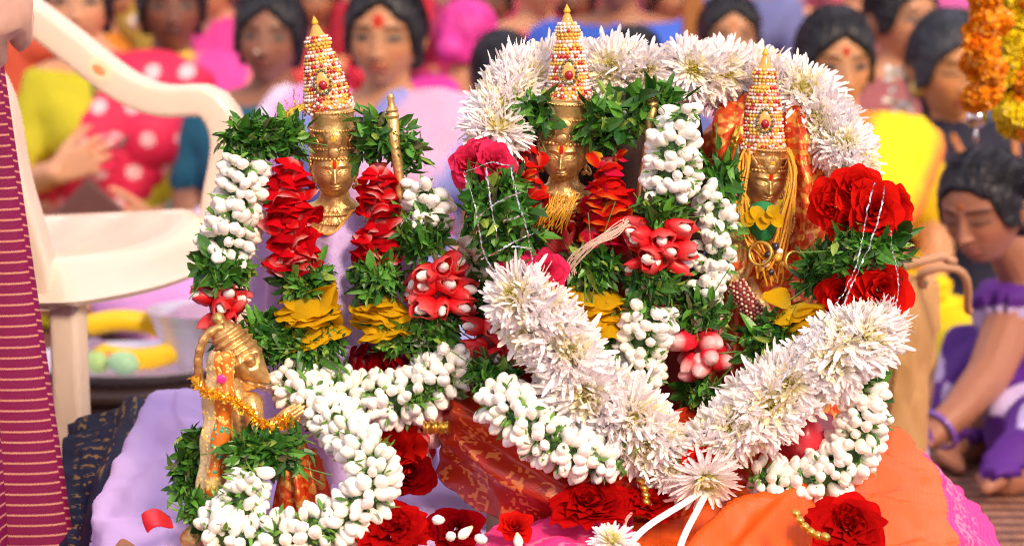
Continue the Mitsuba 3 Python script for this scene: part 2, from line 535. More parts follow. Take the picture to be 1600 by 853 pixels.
# ------------------------------------------------------------------ leaves
def leaf_batch(pos, dirs, nrm, length, width, cols, bend):
    """Many small folded leaves in one mesh: 8 triangles each."""
    pos, dirs, nrm = (np.asarray(x, float) for x in (pos, dirs, nrm))
    d = dirs / np.linalg.norm(dirs, axis=1, keepdims=True)
    s = np.cross(d, nrm); s /= np.linalg.norm(s, axis=1, keepdims=True) + 1e-9
    u = np.cross(s, d)
    L, W = length[:, None], width[:, None]
    b = bend[:, None]
    rows = []
    for t, w in ((0.0, 0.12), (0.38, 1.0), (0.75, 0.72), (1.0, 0.0)):
        c = pos + d * L * t - u * L * b * t * t
        if w > 0:
            rows += [c + s * W * w * 0.5 + u * W * w * 0.18, c, c - s * W * w * 0.5 + u * W * w * 0.18]
        else:
            rows += [c]
    v = np.stack(rows, 1)                                          # n, 10, 3
    tri = np.array([[0, 1, 4], [0, 4, 3], [1, 2, 5], [1, 5, 4], [3, 4, 7], [3, 7, 6], [4, 5, 8], [4, 8, 7], [6, 7, 9], [7, 8, 9]])
    n = len(pos)
    f = (tri[None] + 10 * np.arange(n)[:, None, None]).reshape(-1, 3)
    c = np.repeat(cols, 10, axis=0)
    return trimesh.Trimesh(v.reshape(-1, 3), f, process=False), c


def greens(n, rr, dark=0.0):
    t = rr.random(n)[:, None] ** 1.6
    a, b = np.array([0.014, 0.075, 0.010]), np.array([0.10, 0.31, 0.030])
    c = (a * (1 - t) + b * t) * (1 - dark)
    y, w = (rr.random(n) < 0.08)[:, None], (rr.random(n) < 0.05)[:, None]
    c = np.where(y, np.array([0.26, 0.38, 0.06]), c)
    return np.where(w, np.array([0.10, 0.10, 0.035]), c)


def leafy(parent, pts, dens=1.0, size=1.0, dark=0.0, name='leaf_bunch', spread=0.0, seed=None):
    """A bound bunch of small leaves round a path of (px, py, Y, r px)."""
    rr = np.random.default_rng(seed if seed is not None else int(1000 * pts[0][0] + pts[0][1]))
    p = np.array([[*at(*q[:3]), px2m(q[3], q[2])] for q in pts])
    q = spline(p, step=0.002)
    t = tangents(q[:, :3])
    length = np.linalg.norm(np.diff(q[:, :3], axis=0), axis=1).sum()
    n = int((length * 1000 + 14) * 12.0 * dens / size ** 1.3 * (q[:, 3].mean() / 0.019))
    k = rr.integers(0, len(q), n)
    tt, rad = t[k], q[k, 3]
    rnd = rr.normal(size=(n, 3))
    rad_dir = rnd - tt * (rnd * tt).sum(1, keepdims=True)
    rad_dir /= np.linalg.norm(rad_dir, axis=1, keepdims=True)
    back = rad_dir[:, 1] > 0.55
    rad_dir[back] *= [1, -1, 1]
    rho = rad * (0.30 + 0.52 * rr.random(n) ** 0.6)
    pos = q[k, :3] + rad_dir * rho[:, None] + tt * rr.normal(size=(n, 1)) * 0.004
    d = rad_dir * rr.uniform(0.1, 1.0 + spread, (n, 1)) + tt * rr.normal(size=(n, 1)) * 0.9 + rr.normal(size=(n, 3)) * 0.5
    nr = rad_dir + rr.normal(size=(n, 3)) * 0.6
    L = 0.0092 * size * rr.uniform(0.5, 1.45, n) * np.where(rr.random(n) < 0.12, 1.5, 1.0)
    m, c = leaf_batch(pos, d, nr, L, L * rr.uniform(0.24, 0.56, n), greens(n, rr, dark), rr.uniform(-0.3, 0.75, n))
    stems, sc = [], []
    for _ in range(int(10 * dens) + 4):                            # the stalks of the sprigs
        i = rr.integers(0, len(q))
        rd = rr.normal(size=3); rd[1] = -abs(rd[1]); rd /= np.linalg.norm(rd)
        a = q[i, :3] + rd * q[i, 3] * 0.5
        b = a + (rd * 0.5 + t[i] * rr.normal() + rr.normal(size=3) * 0.4) * q[i, 3] * 0.9
        stems.append(tube(np.array([a, (a + b) / 2 + rr.normal(size=3) * 0.001, b]), 0.00045, 4))
        sc.append(np.tile([0.12, 0.26, 0.05], (len(stems[-1].vertices), 1)))
    part(parent, name, vcol(cat([m, *stems]), 'mat_leaf', np.vstack([c, *sc]), smooth=False), kind='stuff')
    core = tube(q[::2, :3] if len(q) > 4 else q[:, :3], (q[::2, 3] if len(q) > 4 else q[:, 3]) * 0.62, 8)
    part(parent, 'stem_core', vcol(core, 'mat_leaf', np.array([0.012, 0.045, 0.010])))


def stations(pts, step):
    p = np.array([[*at(*q[:3]), px2m(q[3], q[2])] for q in pts])
    q = spline(p, step=step)
    return q[:, :3], tangents(q[:, :3]), q[:, 3]


def ring_dirs(t, n, off):
    a = np.cross(t, [0.0, 1.0, 0.0])
    if np.linalg.norm(a) < 0.2:
        a = np.cross(t, [1.0, 0, 0])
    a /= np.linalg.norm(a)
    b = np.cross(t, a)
    g = off + np.arange(n) * 2 * np.pi / n
    return np.cos(g)[:, None] * a + np.sin(g)[:, None] * b


def jasmine(parent, pts, shapes=None, step=0.0075, dens=1.0, seed=None):
    """Jasmine buds strung close round the cord, heads outward; green stalks between."""
    shapes = shapes or BUDS
    rr = np.random.default_rng(seed if seed is not None else int(1000 * pts[0][0] + pts[0][1]))
    P, Tn, Rd = stations(pts, step)
    g_pos, g_dir = [], []
    for i, (p, t, r) in enumerate(zip(P, Tn, Rd)):
        n = max(5, int(round(2 * np.pi * r * 0.92 / 0.0086 * dens)))
        off = (i % 2) * np.pi / n + rr.uniform(-0.25, 0.25)
        for rd in ring_dirs(t, n, off):
            if rd[1] > 0.45:
                continue
            if rr.random() < 0.09:
                g_pos.append(p + rd * r * 0.6); g_dir.append(rd)
                continue
            d = rd + t * rr.normal() * 0.20 + rr.normal(size=3) * 0.12
            s = rr.uniform(0.82, 1.12)
            base = p + rd * (r - 0.0150 * s + rr.normal() * 0.0014) + t * rr.normal() * 0.0022
            part(parent, 'jasmine_bud', put(shapes[rr.integers(len(shapes))], frame(base, d, rr.normal(size=3), s)))
            if rr.random() < 0.75:
                g_pos.append(base + rr.normal(size=3) * 0.002); g_dir.append(d)
    core = tube(P, Rd * 0.48, 9)
    part(parent, 'stem_core', vcol(core, 'mat_leaf', np.array([0.030, 0.085, 0.018])))
    n = len(g_pos) * 6
    gp = np.repeat(np.array(g_pos), 6, 0) + rr.normal(size=(n, 3)) * 0.0030
    gd = np.repeat(np.array(g_dir), 6, 0) + rr.normal(size=(n, 3)) * 0.55
    L = rr.uniform(0.006, 0.011, n)
    cols = np.array([0.10, 0.24, 0.035]) * rr.uniform(0.6, 1.7, (n, 1))
    m, c = leaf_batch(gp, gd, rr.normal(size=(n, 3)), L, L * 0.32, cols, rr.uniform(-0.1, 0.3, n))
    part(parent, 'bud_stalks', vcol(m, 'mat_leaf', c, smooth=False), kind='stuff')


def petals(parent, pts, shapes, name='rose_petal', step=0.0052, tilt=0.85, inset=0.42, count=1.0, core=(0.16, 0.004, 0.006), seed=None, size=1.0):
    """Petals threaded on the cord, layer on layer like scales, their outer ends drooping."""
    rr = np.random.default_rng(seed if seed is not None else int(1000 * pts[0][0] + pts[0][1]))
    P, Tn, Rd = stations(pts, step)
    for i, (p, t, r) in enumerate(zip(P, Tn, Rd)):
        n = max(5, int(round(8.5 * count * r / 0.02)))
        for rd in ring_dirs(t, n, rr.uniform(0, 6)):
            if rd[1] > 0.3:
                continue
            up = t if t[2] > 0 else -t
            tl = tilt + rr.normal() * 0.25
            x = rd * 0.85 - up * (0.35 + 0.3 * rr.normal()) + rr.normal(size=3) * 0.16
            x /= np.linalg.norm(x)
            z = up * math.cos(tl) + rd * math.sin(tl) + rr.normal(size=3) * 0.18
            z = z - x * (x @ z); z /= np.linalg.norm(z)
            m = np.eye(4)
            s = size * rr.uniform(0.80, 1.12) * r * 0.94 / 0.021
            m[:3, 0], m[:3, 1], m[:3, 2] = x * s, np.cross(z, x) * s * 1.12, -z * s
            m[:3, 3] = p + rd * r * 0.26 + rr.normal(size=3) * 0.0014
            part(parent, name, put(shapes[rr.integers(len(shapes))], m))
    part(parent, 'cord_core', vcol(tube(P, Rd * 0.42, 8), 'mat_petal', np.array(core)))


def petal_buds(parent, pts, shapes=None, name='red_petal_bud', step=0.0125, seed=None, lenm=0.022):
    shapes = shapes or PBUDS
    rr = np.random.default_rng(seed if seed is not None else int(1000 * pts[0][0] + pts[0][1]))
    P, Tn, Rd = stations(pts, step)
    for i, (p, t, r) in enumerate(zip(P, Tn, Rd)):
        n = max(6, int(round(2 * np.pi * r * 0.8 / 0.0145)))
        for rd in ring_dirs(t, n, (i % 2) * np.pi / n + rr.uniform(-0.2, 0.2)):
            if rd[1] > 0.45:
                continue
            d = rd + t * rr.normal() * 0.2 + rr.normal(size=3) * 0.22 + np.array([0, 0, -0.12])
            s = rr.uniform(0.88, 1.12)
            base = p + rd * (r - lenm * 0.93 * s + rr.normal() * 0.002) + t * rr.normal() * 0.002
            part(parent, name, put(shapes[rr.integers(len(shapes))], frame(base, d, rr.normal(size=3), s)))
    part(parent, 'cord_core', vcol(tube(P, Rd * 0.5, 8), 'mat_petal', np.array([0.14, 0.004, 0.006])))


def chrys_rope(parent, pts, step=0.017, seed=0, face=(0, -1, 0.15), shapes=None, around=3):
    rr = np.random.default_rng(seed)
    P, Tn, Rd = stations(pts, step)
    for i, (p, t, r) in enumerate(zip(P, Tn, Rd)):
        f = np.array(face, float); f = f - t * (f @ t); f /= np.linalg.norm(f)
        s = np.cross(t, f)
        base = rr.normal() * 0.22
        angs = [base, base + 1.9, base - 1.9] if i % 2 == 0 else [base + 1.15, base - 1.15] + ([3.0] if around > 3 else [])
        for a in angs:
            d = f * math.cos(a) + s * math.sin(a)
            if d[1] > 0.75:
                continue
            d = d + t * rr.normal() * 0.30 + rr.normal(size=3) * 0.10
            fl, ct = (shapes or CHRYS)[rr.integers(len(shapes or CHRYS))]
            sc = (r / 0.0295) * rr.uniform(0.80, 1.10)
            m = frame(p + d / np.linalg.norm(d) * (r * (0.40 if abs(a) < 0.7 else 0.32)), d, rr.normal(size=3), sc)
            k = part(parent, 'chrysanthemum', put(fl, m))
            part(k, 'flower_centre', put(ct, m))
    part(parent, 'cord_core', vcol(tube(P, Rd * 0.28, 7), 'mat_leaf', np.array([0.45, 0.45, 0.25])))


def roses(parent, items, shapes, name='rose', seed=0):
    """items: (px, py, Y, r px, direction)."""
    rr = np.random.default_rng(seed)
    for px, py, Y, rp, d in items:
        part(parent, name, put(shapes[rr.integers(len(shapes))], frame(at(px, py, Y), np.array(d, float), rr.normal(size=3), px2m(rp, Y) / 0.021)))


def tinsel(parent, pts, w=0.0011, name='silver_tinsel', mat='mat_silver', seed=0):
    """A thin foil strip that twists."""
    rr = np.random.default_rng(seed)
    q = spline(np.array([at(*p) for p in pts]), step=0.0012)
    q = q + 0.0006 * np.cumsum(rr.normal(size=q.shape), 0) * 0.35
    t = tangents(q)
    tw = np.cumsum(rr.normal(size=len(q)) * 0.55)
    a = np.cross(t, [0, 1.0, 0.2]); a /= np.linalg.norm(a, axis=1, keepdims=True) + 1e-9
    b = np.cross(t, a)
    s = np.cos(tw)[:, None] * a + np.sin(tw)[:, None] * b
    m, uv = grid_mesh(np.stack([q - s * w / 2, q + s * w / 2], 1), 0.00025)
    return part(parent, name, mikit.ply(m, mat))
# ------------------------------------------------------------------ heads, hands, bodies (face towards -y, z up)
def gauss(x, z, x0, z0, sx, sz):
    return np.exp(-((x - x0) / sx) ** 2 - ((z - z0) / sz) ** 2)


ICO = {}


def head_base(sub):
    if sub not in ICO:
        s = trimesh.creation.icosphere(subdivisions=sub)
        v = np.array(s.vertices)
        ang = np.arccos(np.clip(-v[:, 1], -1, 1))
        new = np.pi * (ang / np.pi) ** 1.42
        k = np.sin(new) / np.maximum(np.sin(ang), 1e-9)
        ICO[sub] = (np.stack([v[:, 0] * k, -np.cos(new), v[:, 2] * k], 1), np.array(s.faces))
    return ICO[sub]


def head(sub=5, skin=(0.35, 0.16, 0.09), lip=None, closed=False, idol=False, wide=1.0, jaw=1.0, seed=0, brow=(0.012, 0.009, 0.008)):
    """A head of height 1 (chin -0.5, crown 0.5) with a sculpted face. Returns mesh, colours."""
    d, f = head_base(sub)
    rr = np.random.default_rng(seed)
    n = 2.25
    r = (np.abs(d[:, 0] / 0.345) ** n + np.abs(d[:, 1] / 0.43) ** n + np.abs(d[:, 2] / 0.5) ** n) ** (-1 / n)
    v = d * r[:, None]
    x, y, z = v.T.copy()
    low = sstep(0.08, -0.5, z)
    x = x * (1 - (0.34 * jaw) * low ** 1.3) * wide
    back = sstep(-0.05, 0.3, y)
    y = y * (1 - 0.50 * low * back)
    z = np.where(z < -0.2, z + 0.08 * back * sstep(-0.2, -0.5, z), z)
    w = sstep(0.02, 0.24, -y)
    ax = np.abs(x)
    disp = np.zeros_like(x)
    t = np.clip((0.06 - z) / 0.225, 0, 1)
    nose = (0.014 + 0.088 * t ** 1.25) * np.exp(-(x / (0.027 + 0.020 * t)) ** 2) * sstep(-0.205, -0.160, z) * sstep(0.13, 0.03, z)
    disp += nose * (1.0 if not idol else 1.05)
    disp += 0.032 * gauss(ax, z, 0.055, -0.155, 0.024, 0.026)
    disp += -0.032 * gauss(ax, z, 0.150, 0.020, 0.085, 0.050)
    disp += 0.030 * gauss(ax, z, 0.155, 0.002, 0.062, 0.034)
    bz = 0.088 + 0.024 * np.cos((ax - 0.15) * 11)
    bw = sstep(0.035, 0.07, ax) * sstep(0.29, 0.22, ax)
    disp += 0.015 * np.exp(-((z - bz) / 0.020) ** 2) * bw
    e = ((ax - 0.153) / 0.078) ** 2 + ((z - 0.002 - 0.10 * (ax - 0.153)) / (0.034 if idol else 0.027)) ** 2
    if idol:
        disp += 0.012 * np.exp(-((e - 1) / 0.40) ** 2)
        disp += -0.008 * np.exp(-((z + 0.012 - 0.9 * (ax - 0.153) ** 2) / 0.006) ** 2) * (e < 1.2)
    else:
        disp += 0.008 * np.exp(-((e - 1.1) / 0.35) ** 2) * (z > -0.01)
    lw, uw = sstep(0.105, 0.05, ax), sstep(0.115, 0.04, ax)
    disp += 0.024 * np.exp(-((z + 0.246 - 0.05 * ax) / 0.017) ** 2) * uw
    disp += 0.030 * np.exp(-((z + 0.291 + 0.03 * ax) / 0.021) ** 2) * lw
    disp += -0.022 * np.exp(-((z + 0.267 - 0.10 * ax * (1 if idol else 0.3)) / 0.0075) ** 2) * sstep(0.13, 0.07, ax)
    disp += 0.022 * gauss(x, z, 0, -0.27, 0.13, 0.09)
    disp += -0.010 * gauss(x, z, 0, -0.335, 0.07, 0.018)
    disp += 0.030 * gauss(x, z, 0, -0.42, 0.085, 0.055)
    disp += 0.018 * gauss(ax, z, 0.19, -0.12, 0.085, 0.085)
    y = y - disp * w
    # ears
    ez = (z + 0.055) / (0.135 if not idol else 0.16)
    ey = (y - 0.055) / 0.075
    ear = np.exp(-(ez ** 4) - ey ** 4) * sstep(0.12, 0.2, ax)
    x = x + np.sign(x) * ear * 0.055
    y = y + ear * 0.03 * 1.0
    v = np.stack([x, y, z], 1)
    c = np.tile(np.array(skin, float), (len(v), 1))
    if not idol:
        lipc = np.array(lip) if lip is not None else np.array(skin) * np.array([0.85, 0.36, 0.40])
        c *= (1 + 0.10 * (meshkit.noise(v * 9, seed) - 0.5))[:, None]
        c = c * (1 + np.array([0.16, 0.02, 0.0]) * gauss(ax, z, 0.19, -0.13, 0.1, 0.1)[:, None] * w[:, None])
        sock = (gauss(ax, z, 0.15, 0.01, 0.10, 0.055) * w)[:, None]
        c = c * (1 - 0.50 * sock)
        lm = (np.maximum(np.exp(-((z + 0.248 - 0.05 * ax) / 0.016) ** 4) * (ax < 0.105 - 0.3 * np.abs(z + 0.265)), np.exp(-((z + 0.289) / 0.021) ** 4) * (ax < 0.100 - 0.8 * np.abs(z + 0.272))) * w)[:, None]
        c = c * (1 - lm) + lipc * lm
        line = (np.exp(-((z + 0.267) / 0.006) ** 2) * (ax < 0.115) * w)[:, None]
        c = c * (1 - 0.75 * line)
        bm = (np.exp(-((z - bz + 0.004) / 0.017) ** 4) * bw * w * 0.92)[:, None]
        c = c * (1 - bm) + np.array(brow) * bm
        if closed:
            ln = (np.exp(-((z + 0.020 - 2.2 * (ax - 0.153) ** 2) / 0.010) ** 2) * (np.abs(ax - 0.153) < 0.085) * w)[:, None]
            c = c * (1 - 0.9 * ln) + np.array(brow) * 0.9 * ln
        else:
            em = ((e < 0.95) & (w > 0.5))
            c[em] = [0.20, 0.15, 0.13]
            ir = em & ((ax - 0.150) ** 2 + (z - 0.004) ** 2 < 0.042 ** 2)
            c[ir] = [0.014, 0.008, 0.006]
            lash = (np.exp(-((e - 1.05) / 0.40) ** 2) * (z > 0.002) * (w > 0.5))[:, None]
            c = c * (1 - 0.9 * lash) + np.array(brow) * 0.9 * lash
    return trimesh.Trimesh(v, f, process=False), np.clip(c, 0, 1), (d, f)


def hair_cap(sub=4, line=0.235, thick=0.046, part_line=True, side=0.02, seed=0, back_low=-0.30, wide=1.0):
    """Hair as a closed shell that dives under the skin where the face is."""
    d, f = head_base(sub)
    n = 2.25
    r = (np.abs(d[:, 0] / 0.345) ** n + np.abs(d[:, 1] / 0.43) ** n + np.abs(d[:, 2] / 0.5) ** n) ** (-1 / n)
    v = d * r[:, None]
    x, y, z = v.T
    ax = np.abs(x)
    hl = line + 0.05 * np.exp(-(x / 0.05) ** 2) * (1 if part_line else 0) - 0.10 * sstep(0.06, 0.22, ax) - 0.34 * sstep(0.22, 0.335, ax) + 0.03 * (meshkit.noise(np.stack([x * 14, y * 9, z * 0], 1), seed + 3) - 0.5)
    front = sstep(-0.02, 0.03, z - hl)
    rear = sstep(-0.03, 0.05, y - side) * sstep(back_low - 0.08, back_low + 0.02, z)
    k = np.maximum(front, rear)
    k = np.where((y > -0.06) & (y < 0.15) & (z < -0.02) & (z > -0.2), k * sstep(0.08, 0.15, y), k)
    st = meshkit.noise(np.stack([np.arctan2(x, z + 0.1) * 26, y * 5, z * 0 + seed], 1), seed)
    o = k * (thick + 0.020 * (st - 0.5) + 0.012 * sstep(0, 0.4, z)) - (1 - k) * 0.07
    if part_line:
        o = o - 0.020 * np.exp(-(x / 0.012) ** 2) * k * (z > 0.15)
    p = v * (1 + o / np.linalg.norm(v, axis=1))[:, None]
    p[:, 0] *= wide
    return trimesh.Trimesh(p, f, process=False)


STRANDS = {}


def strands(style, line=0.235, wide=1.0, n=190, thick=0.048):
    """Locks combed over the cap, and a few loose hairs."""
    key = (style == 'short', round(line, 2), wide, thick)
    if key in STRANDS:
        return STRANDS[key]
    rr = np.random.default_rng(int(line * 1000))
    out = []
    for i in range(n):
        s = 1 if i % 2 else -1
        short = style == 'short'
        a0 = rr.uniform(-0.75, 0.9)                                 # from brow (-) to the back of the crown (+)
        d0 = np.array([s * rr.uniform(0.02, 0.10 if not short else 0.5), math.sin(a0), math.cos(a0)])
        a1 = min(a0 + 1.2, 1.25) + rr.normal() * 0.10
        d1 = np.array([s * (0.95 if a0 < 0.3 else 0.55), 0.30 + 0.5 * max(a1, 0) + rr.normal() * 0.06, -0.05 + rr.normal() * 0.10])
        t = np.linspace(0, 1, 8)[:, None]
        d = d0 / np.linalg.norm(d0) * (1 - t) + d1 / np.linalg.norm(d1) * t
        d[:, 1] -= 0.16 * np.sin(np.pi * t[:, 0]) * (a0 < 0)
        d /= np.linalg.norm(d, axis=1, keepdims=True)
        r = (np.abs(d[:, 0] / 0.345) ** 2.25 + np.abs(d[:, 1] / 0.43) ** 2.25 + np.abs(d[:, 2] / 0.5) ** 2.25) ** (-1 / 2.25)
        loose = 0.03 * rr.random() if rr.random() < 0.16 else 0
        off = thick + 0.002 + 0.012 * rr.random() + loose * np.sin(np.pi * t[:, 0])
        p = d * (r + off)[:, None]
        p[:, 0] *= wide
        if short:
            p = p[:6]
        w = 0.0072 if not loose else 0.0028
        out.append(tube(p, w * np.sin(np.pi * np.linspace(0.12, 0.9, len(p))), 3, cap=False))
    STRANDS[key] = cat(out)
    return STRANDS[key]


def rotz(a):
    c, s = math.cos(a), math.sin(a)
    m = np.eye(4); m[:2, :2] = [[c, -s], [s, c]]
    return m


def rotx(a):
    c, s = math.cos(a), math.sin(a)
    m = np.eye(4); m[1:3, 1:3] = [[c, -s], [s, c]]
    return m


def roty(a):
    c, s = math.cos(a), math.sin(a)
    m = np.eye(4); m[0, 0], m[0, 2], m[2, 0], m[2, 2] = c, s, -s, c
    return m


def trs(p, rot=None, s=1.0):
    m = np.eye(4) if rot is None else rot.copy()
    m[:3, :3] = m[:3, :3] * s
    m[:3, 3] = p
    return m


def hand_bones(curl=0.35, spread=0.10, thumb=0.7, fat=1.0):
    """Bones of a hand of length 1: wrist at the origin, fingers along +z, palm towards -y, thumb on +x."""
    W = [np.array([x, 0, z]) for x, z in ((-0.165, 0.46), (-0.058, 0.515), (0.055, 0.52), (0.160, 0.48))]
    out = [M.batch_hull([sph((-0.09, 0, 0.02), 0.085 * fat, 10), sph((0.09, 0, 0.02), 0.085 * fat, 10), *[sph(w, 0.066 * fat, 10) for w in W]])]
    for i, (w, L) in enumerate(zip(W, (0.34, 0.43, 0.47, 0.42))):
        a = 0.0
        c = curl[i] if isinstance(curl, (list, tuple)) else curl
        sx = (i - 1.5) * spread
        p, r = w, 0.062 * fat * (0.88 if i == 0 else 1)
        for k, fr in enumerate((0.46, 0.30, 0.24)):
            a += c * (0.8, 1.1, 0.8)[k]
            q = p + L * fr * np.array([math.sin(sx), -math.sin(a), math.cos(a) * math.cos(sx)])
            out.append(bone(p, r, q, r * 0.88, 10))
            p, r = q, r * 0.88
    p = np.array([0.12, -0.02, 0.12]); q = p + 0.24 * np.array([math.sin(thumb), -0.25, math.cos(thumb)])
    s = q + 0.18 * np.array([math.sin(thumb * 0.6), -0.35, math.cos(thumb * 0.6)]); u = s + 0.14 * np.array([math.sin(thumb * 0.35), -0.40, math.cos(thumb * 0.35)])
    out += [bone(p, 0.085 * fat, q, 0.072 * fat, 10), bone(q, 0.072 * fat, s, 0.062 * fat, 10), bone(s, 0.062 * fat, u, 0.050 * fat, 10)]
    return out


def hand_at(wrist, toward, palm, L, mirror=False, **k):
    """Hand bones placed: wrist point, direction of the fingers, direction the palm faces, length L."""
    z = np.asarray(toward, float); z /= np.linalg.norm(z)
    y = -np.asarray(palm, float); y = y - z * (y @ z); y /= np.linalg.norm(y)
    x = np.cross(y, z)
    m = np.zeros((3, 4))
    m[:, 0], m[:, 1], m[:, 2], m[:, 3] = x * L * (-1 if mirror else 1), y * L, z * L, wrist
    return [b.transform(m.tolist()) for b in hand_bones(**k)]


SKIN = {'fair': (0.60, 0.30, 0.17), 'mid': (0.52, 0.245, 0.125), 'brown': (0.38, 0.16, 0.08), 'dark': (0.20, 0.080, 0.050)}
HAIRC = np.array([0.009, 0.009, 0.014])
LAP = {'r': [(-0.215, 0.0, 0.27), (-0.10, -0.23, 0.17)], 'l': [(0.215, 0.0, 0.27), (0.10, -0.23, 0.17)]}


def seated_bones(arms, female=True, stand=0.0):
    sw = 0.150 if female else 0.180
    b = []
    b += chain([(0, 0.02, 0.11, 0.135), (0, 0.015, 0.26, 0.112), (0, 0.0, 0.40, 0.118)])
    b += [M.batch_hull([sph((-sw, 0.01, 0.50), 0.058), sph((sw, 0.01, 0.50), 0.058), sph((-0.09, -0.02, 0.41), 0.085), sph((0.09, -0.02, 0.41), 0.085), sph((0, 0.02, 0.545), 0.055)])]
    if female:
        b += [sph((-0.075, -0.075, 0.40), 0.062), sph((0.075, -0.075, 0.40), 0.062)]
    b += chain([(0, 0.02, 0.52, 0.056), (0, 0.0, 0.60, 0.050), (0, 0.0, 0.66, 0.052)])
    if stand:
        b += chain([(-0.08, 0.02, 0.10, 0.115), (-0.09, 0.0, -stand * 0.5, 0.08), (-0.09, 0.0, 0.02 - stand, 0.05)])
        b += chain([(0.08, 0.02, 0.10, 0.115), (0.09, 0.0, -stand * 0.5, 0.08), (0.09, 0.0, 0.02 - stand, 0.05)])
    else:
        for s in (-1, 1):
            b += chain([(s * 0.08, 0.0, 0.09, 0.090), (s * 0.31, -0.22, 0.085, 0.070), (-s * 0.02, -0.34, 0.055, 0.050), (-s * 0.10, -0.36, 0.040, 0.036)])
    for side, s in (('r', -1), ('l', 1)):
        e, w = (np.array(q, float) for q in arms.get(side, LAP[side])[:2])
        b += chain([(s * sw, 0.01, 0.495, 0.056), (*e, 0.041), (*w, 0.027)])
        extra = arms.get(side, LAP[side])[2:]
        toward, palm, kw = extra if extra else (w - e + np.array([-s * 0.15, -0.05, -0.02]), (0, 0.3, -1), dict(curl=0.45))
        b += hand_at(w, toward, palm, 0.165, mirror=(s > 0), **kw)
    return b


BODY_CACHE = {}


